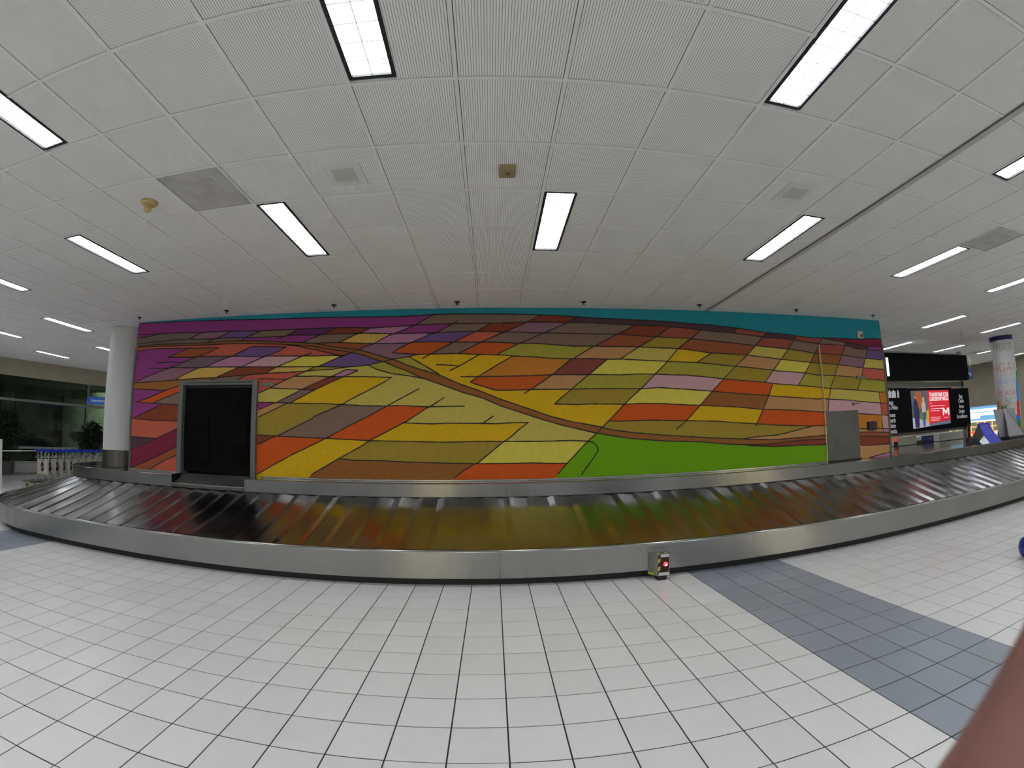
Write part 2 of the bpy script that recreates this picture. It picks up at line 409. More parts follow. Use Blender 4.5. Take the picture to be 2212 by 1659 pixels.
# ------------------------------------------------------------------ materials of the hall
def tile_material(name, color, rough, var, size, ox, oy):
    """glazed tile: every tile a slightly different shade, faint mottling"""
    m = material(name, color, rough, spec=0.45)
    nt = m.node_tree; b = nt.nodes['Principled BSDF']
    g = nt.nodes.new('ShaderNodeNewGeometry')
    a = nt.nodes.new('ShaderNodeVectorMath'); a.operation = 'SUBTRACT'; a.inputs[1].default_value = (ox, oy, 0)
    nt.links.new(g.outputs['Position'], a.inputs[0])
    d = nt.nodes.new('ShaderNodeVectorMath'); d.operation = 'SCALE'; d.inputs['Scale'].default_value = 1/size
    nt.links.new(a.outputs[0], d.inputs[0])
    fl = nt.nodes.new('ShaderNodeVectorMath'); fl.operation = 'FLOOR'; nt.links.new(d.outputs[0], fl.inputs[0])
    mz = nt.nodes.new('ShaderNodeVectorMath'); mz.operation = 'MULTIPLY'; mz.inputs[1].default_value = (1, 1, 0)
    nt.links.new(fl.outputs[0], mz.inputs[0])
    w = nt.nodes.new('ShaderNodeTexWhiteNoise'); nt.links.new(mz.outputs[0], w.inputs['Vector'])
    n = nt.nodes.new('ShaderNodeTexNoise'); n.inputs['Scale'].default_value = 9; n.inputs['Detail'].default_value = 6
    nt.links.new(g.outputs['Position'], n.inputs['Vector'])
    s = nt.nodes.new('ShaderNodeMath'); s.operation = 'ADD'
    nt.links.new(w.outputs['Value'], s.inputs[0]); nt.links.new(n.outputs['Fac'], s.inputs[1])
    r = nt.nodes.new('ShaderNodeMapRange'); r.inputs['From Max'].default_value = 1.6
    r.inputs['To Min'].default_value = 1-var; r.inputs['To Max'].default_value = 1+var
    nt.links.new(s.outputs[0], r.inputs['Value'])
    v = nt.nodes.new('ShaderNodeVectorMath'); v.operation = 'SCALE'; v.inputs[0].default_value = color[:3]
    nt.links.new(r.outputs[0], v.inputs['Scale'])
    nt.links.new(v.outputs[0], b.inputs['Base Color'])
    return m

def rib_material(name, color, groove, pitch):
    """acoustic tile with fine parallel slots"""
    m = material(name, color, 0.85, spec=0.2)
    nt = m.node_tree; b = nt.nodes['Principled BSDF']
    g = nt.nodes.new('ShaderNodeNewGeometry'); sp = nt.nodes.new('ShaderNodeSeparateXYZ')
    nt.links.new(g.outputs['Position'], sp.inputs[0])
    mo = nt.nodes.new('ShaderNodeMath'); mo.operation = 'PINGPONG'; mo.inputs[1].default_value = pitch/2
    nt.links.new(sp.outputs['X'], mo.inputs[0])
    r = nt.nodes.new('ShaderNodeMapRange'); r.interpolation_type = 'SMOOTHSTEP'
    r.inputs['From Min'].default_value = pitch*0.05; r.inputs['From Max'].default_value = pitch*0.19
    nt.links.new(mo.outputs[0], r.inputs['Value'])
    n = nt.nodes.new('ShaderNodeTexNoise'); n.inputs['Scale'].default_value = 3; n.inputs['Detail'].default_value = 3
    nt.links.new(g.outputs['Position'], n.inputs['Vector'])
    mx = nt.nodes.new('ShaderNodeMix'); mx.data_type = 'RGBA'
    mx.inputs[6].default_value = groove; mx.inputs[7].default_value = color
    nt.links.new(r.outputs[0], mx.inputs[0])
    mr = nt.nodes.new('ShaderNodeMapRange'); mr.inputs['To Min'].default_value = 0.94; mr.inputs['To Max'].default_value = 1.06
    nt.links.new(n.outputs['Fac'], mr.inputs['Value'])
    v = nt.nodes.new('ShaderNodeVectorMath'); v.operation = 'SCALE'
    nt.links.new(mx.outputs[2], v.inputs[0]); nt.links.new(mr.outputs[0], v.inputs['Scale'])
    nt.links.new(v.outputs[0], b.inputs['Base Color'])
    return m

TS, TX, TY = 0.3048, 0.0448, 1.9371          # floor tile size, joint position
CS, CX, CY = 0.6096, -0.2034, 1.9379         # ceiling module, grid position
M = {}
M['tile'] = tile_material('floor tile white', (0.78, 0.765, 0.752, 1), 0.28, 0.06, TS, TX, TY)
M['tile_blue'] = tile_material('floor tile grey blue', (0.30, 0.33, 0.38, 1), 0.30, 0.08, TS, TX, TY)
M['grout'] = material('grout', (0.035, 0.037, 0.036, 1), 0.9)
M['ctile'] = rib_material('ribbed ceiling tile', (0.93, 0.915, 0.885, 1), (0.38, 0.37, 0.355, 1), 0.0145)
M['cbar'] = material('ceiling grid paint', (0.84, 0.83, 0.81, 1), 0.5)
M['gap_shade'] = material('ceiling gap shade', (0.16, 0.16, 0.155, 1), 0.9)  # slab coloured dark so the gaps round the tiles read as shadow lines
M['black'] = material('black paint', (0.012, 0.013, 0.014, 1), 0.5)
M['lamp'] = material('fluorescent lens', (0.90, 0.955, 1.0, 1), 0.5, emit=LAMP)
def brushed(name, c, rough, var):
    m = material(name, c, rough, 1.0, var=var, vscale=0.9, stretch=(1, 1, 0.4))
    b = m.node_tree.nodes['Principled BSDF']; b.inputs['Anisotropic'].default_value = 0.8; b.inputs['Anisotropic Rotation'].default_value = 0.25
    tg = m.node_tree.nodes.new('ShaderNodeTangent'); tg.direction_type = 'RADIAL'; tg.axis = 'Z'
    m.node_tree.links.new(tg.outputs[0], b.inputs['Tangent'])
    return m
M['steel'] = brushed('brushed stainless', (0.37, 0.365, 0.352, 1), 0.27, 0.12)
M['steel_dark'] = brushed('brushed stainless fascia', (0.25, 0.25, 0.24, 1), 0.24, 0.25)
M['steel_dull'] = material('dull grey steel', (0.15, 0.15, 0.14, 1), 0.5, 0.7, var=0.12, vscale=4)
M['beige'] = material('beige wall paint', (0.36, 0.32, 0.24, 1), 0.8, var=0.05, vscale=2)
M['white'] = material('white paint', (0.60, 0.59, 0.585, 1), 0.55)
M['greywall'] = material('grey wall paint', (0.6, 0.59, 0.57, 1), 0.8)

# ------------------------------------------------------------------ floor
floor = MB().box(-27.5, 18.8, -9.2, 18, -0.15, -0.004).build('floor', M['grout'], kind='structure')
def strip(c): return (c-7) % 32 < 4
proto = {}
for k, mt in ((0, 'tile'), (1, 'tile_blue')):
    h = TS/2-0.0042
    proto[k] = MB().box(-h, h, -h, h, -0.010, 0.0, ch=0.0015).mesh('tile', M[mt])
cands = []
for c in range(-86, 61):
    for r in range(-36, 48):
        x, y = TX+(c+0.5)*TS, TY+(r+0.5)*TS
        if x < -22.0+0.4346*y or x > 18.4 or y > 16.7: continue
        if -6.9 < x < 15 and 4.95 < y < 10.05: continue          # under the carousel
        px, py, d = project(x, y, 0)
        vis = -20 < px < 2232 and 900 < py < 1690 and y > 0.5
        cands.append((0 if vis else 1, d, c, r, x, y))
cands.sort()
rest = MB(); rest_b = MB()
for i, (nv, d, c, r, x, y) in enumerate(cands):
    k = 1 if strip(c) else 0
    if i < 300 and not nv: link('tile', proto[k], floor, (x, y, 0))
    else:
        h = TS/2-0.0042
        (rest_b if k else rest).add([(x-h, y-h, 0), (x+h, y-h, 0), (x+h, y+h, 0), (x-h, y+h, 0), (x-h, y-h, -.01), (x+h, y-h, -.01), (x+h, y+h, -.01), (x-h, y+h, -.01)],
                 [(0, 1, 2, 3), (0, 4, 5, 1), (1, 5, 6, 2), (2, 6, 7, 3), (3, 7, 4, 0)])
rest.build('tile_field', M['tile'], floor, kind='stuff')
rest_b.build('tile_band_field', M['tile_blue'], floor, kind='stuff')

# ------------------------------------------------------------------ ceiling: grid bars, ribbed tiles
ceiling = MB().box(-27.5, 18.8, -9.2, 18, CEIL+0.03, CEIL+0.15).build('ceiling', M['gap_shade'], kind='structure')
FIX = []                                      # troffers: left column, near row of the grid
for r in range(-18, 23, 4):
    ph = 1 if (r-2) % 8 == 0 else 3
    for c in range(-43, 31):
        if (c-ph) % 4: continue
        x, y = CX+(c+0.25)*CS, CY+(r+1)*CS
        if r == 6 and -6.7 < x < 7.6: continue                     # the mural wall stands here
        if -6.3 < x < 7.3 and 6.4 < y < 8.7: continue
        if x > 18 or y > 16.5 or 0.9171*x-0.3986*y < -15.3: continue
        FIX.append((c, r))
fixset = {(c, r+k) for c, r in FIX for k in (0, 1)}
VENT = {(-4, 1), (9, 1), (24, 11)}
bw = 0.012
def ctile(x0, x1, y0, y1): return MB().box(x0, x1, y0, y1, 0.0, 0.014, ch=0.002)
g = CS/2-bw-0.003
ct_full = ctile(-g, g, -g, g).mesh('ceiling_tile', M['ctile'])
ct_half = ctile(-CS/4-0.022, CS/4-bw-0.003, -g, g).mesh('ceiling_tile', M['ctile'])
cands = []
for c in range(-44, 31):
    for r in range(-18, 24):
        x, y = CX+(c+0.5)*CS, CY+(r+0.5)*CS
        if (c, r) in VENT: continue
        if x > 18.3: continue
        px, py, d = project(x, y, CEIL)
        vis = -60 < px < 2272 and -90 < py < 830 and y > 0.3 and not (-6.6 < x < 7.6 and y > 6.7)
        cands.append((0 if vis else 1, d, c, r, x, y))
cands.sort()
rest = MB()
for i, (nv, d, c, r, x, y) in enumerate(cands):
    half = (c, r) in fixset
    if i < 300 and not nv: link('ceiling_tile', ct_half if half else ct_full, ceiling, (x+(CS/4 if half else 0), y, CEIL+0.004))
    else:
        a, b = (x-0.022 if half else x-g), x+g
        z0, z1 = CEIL+0.004, CEIL+0.018
        rest.add([(a, y-g, z0), (b, y-g, z0), (b, y+g, z0), (a, y+g, z0), (a, y-g, z1), (b, y-g, z1), (b, y+g, z1), (a, y+g, z1)],
                 [(3, 2, 1, 0), (0, 1, 5, 4), (1, 2, 6, 5), (2, 3, 7, 6), (3, 0, 4, 7)])
rest.build('ceiling_tile_field', M['ctile'], ceiling, kind='stuff')
for c in range(-44, 32):                       # runners away from the camera
    x = CX+c*CS
    if x < 18.4: MB().box(x-bw, x+bw, CY-18*CS, CY+24*CS, CEIL, CEIL+0.02).build('grid_runner', M['cbar'], ceiling)
for r in range(-18, 25):                       # cross bars
    y = CY+r*CS
    x = CX-44*CS
    for c in sorted(c for c, q in FIX if q+1 == r)+[None]:          # bars stop at the lights they would cross
        x1 = 18.4 if c is None else CX+(c+0.03)*CS
        if x1 > x: MB().box(x, x1, y-bw, y+bw, CEIL+0.0005, CEIL+0.0205).build('grid_cross_bar', M['cbar'], ceiling)
        if c is not None: x = CX+(c+0.46)*CS
tr = MB().box(3.40, 3.475, -1.1, 6.42, CEIL-0.004, CEIL+0.001).build('trim_1', material('joint cover', (0.52, 0.50, 0.47, 1), 0.6), kind='structure')
MB().box(3.394, 3.402, -1.1, 6.42, CEIL-0.010, CEIL).build('joint_shade', material('joint painted shade', (0.2, 0.19, 0.18, 1), 0.7), tr)  # dark strip stands in for the shadow along the joint cover

# ------------------------------------------------------------------ outer walls (partly out of view; they close the hall)
MB().box(-27.5, 18.8, -9.4, -9.2, 0, CEIL+0.03).build('wall_behind', M['greywall'], kind='structure')
MB().box(18.5, 18.7, -9.2, 18, 0, CEIL+0.03).build('wall_right', M['beige'], kind='structure')
MB().box(-17, 18.8, 16.8, 17.0, 0, CEIL+0.03).build('wall_far', M['beige'], kind='structure')
# glazed wall on the left, seen past the carousel: it runs at an angle
WD = Vector((0.3986, 0.9171, 0)); WN = Vector((0.9171, -0.3986, 0))
def onwall(s, d, z):
    """s metres along the glazing, d metres from the camera line towards the street, height z"""
    p = WN*(-d) + WD*s
    return (p.x, p.y, z)
def wallbox(mb, s0, s1, d0, d1, z0, z1):
    vs = [onwall(s, d, z) for z in (z0, z1) for s, d in ((s0, d0), (s0, d1), (s1, d1), (s1, d0))]
    return mb.add(vs, [(0, 1, 2, 3), (7, 6, 5, 4), (0, 4, 5, 1), (1, 5, 6, 2), (2, 6, 7, 3), (3, 7, 4, 0)])
wallbox(MB(), -20.0, 10.4, 16.12, 16.28, 3.06, CEIL+0.02).build('trim_2', M['beige'], kind='structure', label='beige bulkhead hanging below the ceiling')
wallbox(MB(), -20.0, 10.4, 20.15, 20.5, 0, 0.33).build('wall_left', M['greywall'], kind='structure')
M['alu'] = material('window aluminium', (0.42, 0.43, 0.42, 1), 0.45, 0.6)
gm = bpy.data.materials.new('window glass'); gm.use_nodes = True
nt = gm.node_tree; nt.nodes.clear()
out = nt.nodes.new('ShaderNodeOutputMaterial'); mixs = nt.nodes.new('ShaderNodeMixShader')
tr_ = nt.nodes.new('ShaderNodeBsdfTransparent'); tr_.inputs[0].default_value = (0.62, 0.72, 0.66, 1)
gl_ = nt.nodes.new('ShaderNodeBsdfGlossy'); gl_.inputs['Roughness'].default_value = 0.02; gl_.inputs[0].default_value = (0.8, 0.85, 0.8, 1)
fr = nt.nodes.new('ShaderNodeFresnel'); fr.inputs[0].default_value = 1.5
nt.links.new(fr.outputs[0], mixs.inputs[0]); nt.links.new(tr_.outputs[0], mixs.inputs[1]); nt.links.new(gl_.outputs[0], mixs.inputs[2])
nt.links.new(mixs.outputs[0], out.inputs[0])
win = thing('window_1', onwall(3, 20.3, 0.33), 'tall dark night window wall with grey aluminium mullions', 'window'); del win['category']; win['kind'] = 'structure'
SM = [-18, -14, -10, -6, -2, 2.35, 6.3, 10.3]
for s in SM: wallbox(MB(), s-0.045, s+0.045, 20.2, 20.36, 0.33, CEIL).build('mullion', M['alu'], win, world=True)
for z in (0.36, 0.90, 2.58, 3.49): wallbox(MB(), -20, 10.4, 20.215, 20.345, z-0.045, z+0.045).build('transom', M['alu'], win, world=True)
for a, b in zip(SM, SM[1:]):
    for z0, z1 in ((0.40, 0.86), (0.94, 2.54), (2.62, 3.45)):
        wallbox(MB(), a+0.045, b-0.045, 20.27, 20.282, z0, z1).build('pane', gm, win, world=True)
# street side at night: paving and a concrete car park front under added lamps that brighten it
M['concrete_out'] = material('night concrete', (0.33, 0.34, 0.28, 1), 0.9, var=0.25, vscale=1.5)
pav = wallbox(MB(), -18, 22, 20.5, 30, -0.2, -0.02).build('street_pavement', M['concrete_out'], kind='structure')
car = thing('car_park_front', onwall(4, 26, 0), 'dim concrete car park front seen through the dark windows', 'building')
wallbox(MB(), -18, 22, 26.4, 26.7, -0.1, 7).build('back_wall', M['concrete_out'], car, world=True)
for z in (1.55, 3.2, 4.8): wallbox(MB(), -18, 22, 25.95, 26.4, z, z+0.5).build('floor_edge', M['concrete_out'], car, world=True)
for s in range(-17, 22, 3): wallbox(MB(), s-0.2, s+0.2, 25.9, 26.4, -0.1, 6.5).build('pier', M['concrete_out'], car, world=True)

M['added_fill'] = material('canopy lamp', (0.85, 0.95, 0.75, 1), 0.5, emit=230.0)
for s in (-4.0, -1.5, 1.0, 3.2, 5.4, 7.6, 9.8):  # added lamps, out of view, to brighten the car park front
    cl = wallbox(MB(), s-0.9, s+0.9, 22.4, 22.8, 4.32, 4.42).build('added_fill_lamp', M['alu'], car, world=True)
    ln_ = wallbox(MB(), s-0.85, s+0.85, 22.44, 22.76, 4.30, 4.319).build('fill_lens', M['added_fill'], car, world=True); ln_.parent = cl
    wallbox(MB(), s-0.03, s+0.03, 22.8, 26.4, 4.35, 4.41).build('fill_arm', M['alu'], car, world=True)

M['warm_case'] = material('warm lit case', (1.0, 0.84, 0.52, 1), 0.4, emit=3.2)
for x0, x1, nm in ((-3.6, -2.0, 'warm lit display case behind the photographer, mirrored left of centre in the steel'), (12.0, 14.4, 'warm lit display case behind the photographer, mirrored right of centre in the steel')):
    t = thing('lit_display_case', ((x0+x1)/2, -9.1, 0.2), nm, 'display case', 'lit display cases behind the photographer')
    MB().box(x0-0.08, x1+0.08, -9.165, -9.05, 0.2, 2.6, ch=0.01).build('case', M['alu'], t, world=True)
    MB().box(x0, x1, -9.05, -9.04, 0.3, 2.5).build('lit_face', M['warm_case'], t, world=True)

# ------------------------------------------------------------------ mural wall on the carousel island
WX0, WX1, WY, WZ0 = -6.29, 7.295, 6.44, 0.985
MK = 1.9                                      # paint albedo relative to its look in the hall's light
PAL = {'T': (33,108,120), 'P': (112,48,98), 'Q': (80,38,76), 'g': (92,78,72), 'G': (102,82,70), 'M': (112,80,92), 'm': (92,72,80), 'U': (88,64,104),
       'C': (114,72,36), 'B': (118,64,40), 'S': (150,72,58), 'R': (104,50,34), 'r': (104,54,48), 't': (118,60,50), 'o': (150,68,28), 'O': (158,66,24),
       'N': (152,96,34), 'n': (122,80,38), 'e': (160,130,66), 'E': (146,108,70), 'Y': (166,132,22), 'K': (152,138,66), 'L': (166,154,62), 'V': (124,106,40),
       'W': (128,120,46), 'J': (142,96,122), 'I': (156,122,124), 'Z': (98,32,48), 'D': (66,46,54), 'F': (84,124,14)}
codes = list(PAL)
paint = [material('mural paint '+str(i), srgb(*PAL[k], k=MK), 0.7, var=0.05, vscale=14, spec=0.12) for i, k in enumerate(codes)]
M['line'] = material('mural line paint', (0.022, 0.014, 0.012, 1), 0.6)
lines = [[tuple(int(v)/1000 for v in q.split(',')) for q in ln.split()] for ln in MURAL_LINES.strip().split('\n')]
seeds = []
for ln in MURAL_SEEDS.strip().split('\n'):
    w = ln.split()
    for q in w[1:]: seeds.append((*[int(v)/1000 for v in q.split(',')], w[0]))
OPEN = (-5.17, -3.665, 2.487)                  # baggage opening: left, right, top
DOOR = (5.625, 6.455, 3.02)                    # painted service door
def ext(P, d=0.06):
    P = list(P)
    for a, b, i in ((P[1], P[0], 0), (P[-2], P[-1], -1)):
        l = math.dist(a, b) or 1
        P[i] = (b[0]+(b[0]-a[0])*d/l, b[1]+(b[1]-a[1])*d/l)
    return P
extra = [[(OPEN[0], 0.9), (OPEN[0], OPEN[2]), (OPEN[1], OPEN[2]), (OPEN[1], 0.9)], [(DOOR[0], 0.9), (DOOR[0], DOOR[2]), (DOOR[1], DOOR[2]), (DOOR[1], 0.9)], [(5.72, 0.9), (5.72, 1.95)]]
faces = arrange([ext(P) for P in lines]+extra, (WX0, WZ0, WX1, CEIL))
faces.sort(key=lambda q: q[0])
base = arrange([ext(P) for P in lines]+[extra[0], extra[2]], (WX0, WZ0, WX1, CEIL)); base.sort(key=lambda q: q[0])
bcol = [None]*len(base)
for x, z, k in seeds:
    for i, (A, P) in enumerate(base):
        if inside(P, x, z): bcol[i] = k; break
def interior(P):
    """a point inside a polygon"""
    zs = sorted({p[1] for p in P}); best = (0, None)
    for a, b in zip(zs, zs[1:]):
        z = (a+b)/2
        xs = sorted((P[i][0]-P[i-1][0])*(z-P[i-1][1])/(P[i][1]-P[i-1][1])+P[i-1][0] for i in range(len(P)) if (P[i-1][1] > z) != (P[i][1] > z))
        for l, r in zip(xs[::2], xs[1::2]):
            q = min(r-l, b-a)
            if q > best[0]: best = (q, ((l+r)/2, z))
    return best[1]
wall = thing('wall_back', (0, WY, WZ0), 'long wall painted with a colourful mural of patchwork fields', 'wall'); del wall['category']; wall['kind'] = 'structure'
w = MB()
w.box(WX0, OPEN[0], WY, WY+0.25, WZ0, CEIL).box(OPEN[1], WX1, WY, WY+0.25, WZ0, CEIL).box(OPEN[0], OPEN[1], WY, WY+0.25, OPEN[2], CEIL)
w.box(WX0, WX0+0.15, WY+0.25, 8.56, WZ0, CEIL).box(WX1-0.15, WX1, WY+0.25, 8.56, WZ0, CEIL).box(WX0, WX1, 8.40, 8.56, WZ0, CEIL)
w.build('wall_panel', M['greywall'], wall, world=True)
mural, leaf = MB(), MB()
for A, P in faces:
    q = interior(P)
    if q is None or (OPEN[0] < q[0] < OPEN[1] and q[1] < OPEN[2]): continue
    k = None
    for i, (A2, P2) in enumerate(base):
        if inside(P2, *q): k = bcol[i]; break
    indoor = DOOR[0] < q[0] < DOOR[1] and q[1] < DOOR[2]
    mb, y = (leaf, WY-0.016) if indoor else (mural, WY-0.002)
    mb.m = codes.index(k) if k else codes.index('G')
    mb.add([(x, y, z) for x, z in P], [tuple(range(len(P)))])
me = mural.build('mural', paint, wall, world=True, label='flat painted fields in yellow, orange, green, purple and brown under a teal sky')
st, st_d = MB(), MB()
def stroke(P, wd=0.013):
    for a, b in zip(P, P[1:]):
        n = max(1, int(math.dist(a, b)/0.08))
        for i in range(n):
            p = [a[j]+(b[j]-a[j])*i/n for j in (0, 1)]; q = [a[j]+(b[j]-a[j])*(i+1)/n for j in (0, 1)]
            dx, dz = q[0]-p[0], q[1]-p[1]; l = math.hypot(dx, dz)
            if l < 1e-6: continue
            dx, dz = dx/l, dz/l; h = wd/2*(0.85+0.3*random.random())
            p = (p[0]-dx*0.004, p[1]-dz*0.004); q = (q[0]+dx*0.004, q[1]+dz*0.004)
            c = ((p[0]+q[0])/2, (p[1]+q[1])/2)
            if not (WX0 < min(p[0], q[0]) and max(p[0], q[0]) < WX1 and WZ0 < min(p[1], q[1])): continue
            if OPEN[0] < c[0] < OPEN[1] and c[1] < OPEN[2]: continue
            indoor = DOOR[0] < c[0] < DOOR[1] and c[1] < DOOR[2]
            mb, y = (st_d, WY-0.0175) if indoor else (st, WY-0.0035)
            mb.add([(p[0]+dz*h, y, p[1]-dx*h), (q[0]+dz*h, y, q[1]-dx*h), (q[0]-dz*h, y, q[1]+dx*h), (p[0]-dz*h, y, p[1]+dx*h)], [(0, 1, 2, 3)])
for i, P in enumerate(lines): stroke(P, 0.026 if len(P) == 7 and P[0][0] > 1.4 and P[-1][1] < 1.05 else 0.017)
st.build('outline', M['line'], wall, world=True)
# corner guards
for x0, x1 in ((WX0-0.012, WX0+0.035), (WX1-0.035, WX1+0.012)):
    MB().box(x0, x1, WY-0.012, WY+0.06, WZ0, 3.07, ch=0.003).build('corner_guard', M['steel_dull'], wall, world=True)
MB().box(WX0, OPEN[0]-0.02, WY-0.03, WY, WZ0+0.0005, WZ0+0.022).build('floor_angle', M['steel'], wall, world=True)
MB().box(OPEN[1]+0.1, DOOR[0]-0.02, WY-0.03, WY, WZ0+0.0005, WZ0+0.022).build('floor_angle', M['steel'], wall, world=True)
# service door
door = thing('door_1', (6.04, WY-0.002, WZ0), 'service door painted over with the mural, grey kick plate at its foot', 'door'); del door['category']; door['kind'] = 'structure'
lo = leaf.build('leaf', paint, door, world=True)
MB().box(DOOR[0]+0.003, DOOR[1]-0.003, WY-0.0155, WY-0.0025, WZ0+0.012, DOOR[2]-0.003).build('leaf_core', M['greywall'], door, world=True)
st_d.build('outline', M['line'], door, world=True)
MB().box(DOOR[0]-0.004, DOOR[0]+0.014, WY-0.026, WY-0.003, WZ0, DOOR[2]).build('edge_strip', material('pale door edge', (0.60, 0.50, 0.30, 1), 0.5), door, world=True)
MB().box(5.665, 6.44, WY-0.021, WY-0.0165, WZ0+0.02, 1.855, ch=0.001).build('kick_plate', M['steel_dull'], door, world=True, label='dull grey steel kick plate')
MB().box(5.63, 6.47, WY-0.02, WY-0.002, WZ0+0.0005, WZ0+0.02).build('threshold', M['black'], door, world=True)
h = MB().lathe([(0.0, 0), (0.028, 0), (0.028, 0.012), (0.0, 0.012)], n=16)
h.v = [(6.325+x, WY-0.017-z, 1.965+y) for x, y, z in h.v]
ho = h.build('handle_rose', M['steel'], door, world=True)
hh = MB().tube([(6.325, WY-0.028, 1.965), (6.325, WY-0.075, 1.965), (6.36, WY-0.082, 1.968), (6.43, WY-0.08, 1.972)], 0.010, 8)
L = door.location; hh.v = [(x-L.x, y-L.y, z-L.z) for x, y, z in hh.v]; hh.build('lever', M['steel'], ho)
h = MB().lathe([(0.0, 0), (0.02, 0), (0.018, 0.02), (0.0, 0.02)], n=14); h.v = [(6.31+x, WY-0.017-z, 2.03+y) for x, y, z in h.v]
h.build('lock_cylinder', material('tan lock', (0.45, 0.38, 0.2, 1), 0.4, 0.5), door, world=True)

# baggage opening: steel frame, rubber strip curtain, chute lip
M['frame'] = material('painted grey frame', (0.16, 0.175, 0.16, 1), 0.5, 0.2)
M['rubber'] = material('black rubber', (0.006, 0.0065, 0.007, 1), 0.8, var=0.4, vscale=6, spec=0.06)
fr_ = thing('baggage_opening_frame', (-4.42, WY-0.03, WZ0), 'grey steel frame around the black baggage opening in the mural wall', 'frame')
MB().box(-5.175, -5.09, WY-0.05, WY+0.12, WZ0, 2.487, ch=0.004).build('jamb', M['frame'], fr_, world=True)
MB().box(-3.745, -3.66, WY-0.05, WY+0.12, WZ0, 2.487, ch=0.004).build('jamb', M['frame'], fr_, world=True)
MB().box(-5.09, -3.745, WY-0.05, WY+0.12, 2.41, 2.487, ch=0.004).build('head', M['frame'], fr_, world=True)
MB().box(-5.09, -3.745, WY-0.058, WY-0.045, 2.445, 2.452).build('head_seam', M['black'], fr_, world=True)
cur = thing('strip_curtain', (-4.42, WY+0.03, 2.40), 'black rubber strip curtain hanging in the baggage opening', 'curtain')
MB().box(-5.088, -3.747, WY+0.015, WY+0.06, 2.37, 2.409).build('hanging_rail', M['black'], cur, world=True)
x = -5.085
k = 0
while x < -3.80:
    wd = min(0.135, -3.75-x); y = WY+(0.02 if k % 2 else 0.032); a = random.uniform(-0.012, 0.012)
    MB().add([(x, y, 2.37), (x+wd, y+0.004, 2.37), (x+wd, y+a+0.006, 1.7), (x, y+a, 1.7), (x, y, 1.035), (x+wd, y+0.006, 1.035), (x+wd, y+0.009, 2.37), (x, y+0.005, 2.37)],
             [(3, 2, 1, 0), (4, 5, 2, 3)]).build('rubber_strip', M['rubber'], cur, world=True)
    x += 0.122; k += 1
MB().box(-5.165, -3.67, WY+0.24, WY+0.25, WZ0, 2.487).build('wall_recess', M['black'], wall, world=True)

# fittings on the mural wall
p = thing('fire_alarm_strobe', (6.70, WY-0.003, 3.17), 'small white fire alarm plate with an orange lens high on the teal sky', 'alarm')
MB().box(6.635, 6.765, WY-0.03, WY-0.003, 3.165, 3.30, ch=0.005).build('plate', M['white'], p, world=True)
h = MB().lathe([(0.0, 0), (0.032, 0), (0.028, 0.018), (0.015, 0.026), (0.0, 0.026)], n=14); h.v = [(6.715+x, WY-0.03-z, 3.215+y) for x, y, z in h.v]
h.build('lens', material('orange lens', (0.55, 0.14, 0.02, 1), 0.3), p, world=True)
p = thing('card_reader', (6.76, WY-0.003, 1.48), 'black twin card reader box on the orange painted field beside the door', 'reader')
MB().box(6.665, 6.735, WY-0.06, WY-0.003, 1.48, 1.635, ch=0.006).build('keypad', M['black'], p, world=True)
MB().box(6.755, 6.86, WY-0.08, WY-0.003, 1.48, 1.64, ch=0.01).build('reader_body', material('dark grey plastic', (0.03, 0.028, 0.03, 1), 0.35), p, world=True)
MB().box(6.737, 6.752, WY-0.05, WY-0.003, 1.49, 1.63).build('bracket', M['white'], p, world=True)
p = thing('conduit_plate', (-3.49, WY-0.003, 2.37), 'small grey rounded blank plate beside the top of the baggage opening', 'plate')
o = MB().box(-3.60, -3.39, WY-0.022, WY-0.003, 2.385, 2.445, ch=0.009).build('cover', material('blank plate', (0.20, 0.21, 0.17, 1), 0.6), p, world=True)
p = thing('door_closer_plate', (6.6, WY-0.003, 2.42), 'small olive grey plate on the mural right of the painted door', 'plate')
MB().box(6.475, 6.725, WY-0.03, WY-0.003, 2.415, 2.47, ch=0.008).build('cover', material('olive plate', (0.20, 0.20, 0.11, 1), 0.6), p, world=True)

# ------------------------------------------------------------------ white column standing on the island by the left end of the mural
p = thing('round_column', (-6.93, 6.87, WZ0), 'white round column with a dark steel collar left of the mural', 'column')
smooth_angle(MB().lathe([(0, 0.30), (0.35, 0.30), (0.35, CEIL-WZ0-0.002), (0, CEIL-WZ0-0.002)], n=48).build('shaft', M['white'], p))
smooth_angle(MB().lathe([(0, 0.002), (0.365, 0.002), (0.365, 0.295), (0.352, 0.302), (0, 0.302)], n=48).build('collar', material('dark steel collar', (0.12, 0.115, 0.10, 1), 0.35, 0.9), p))

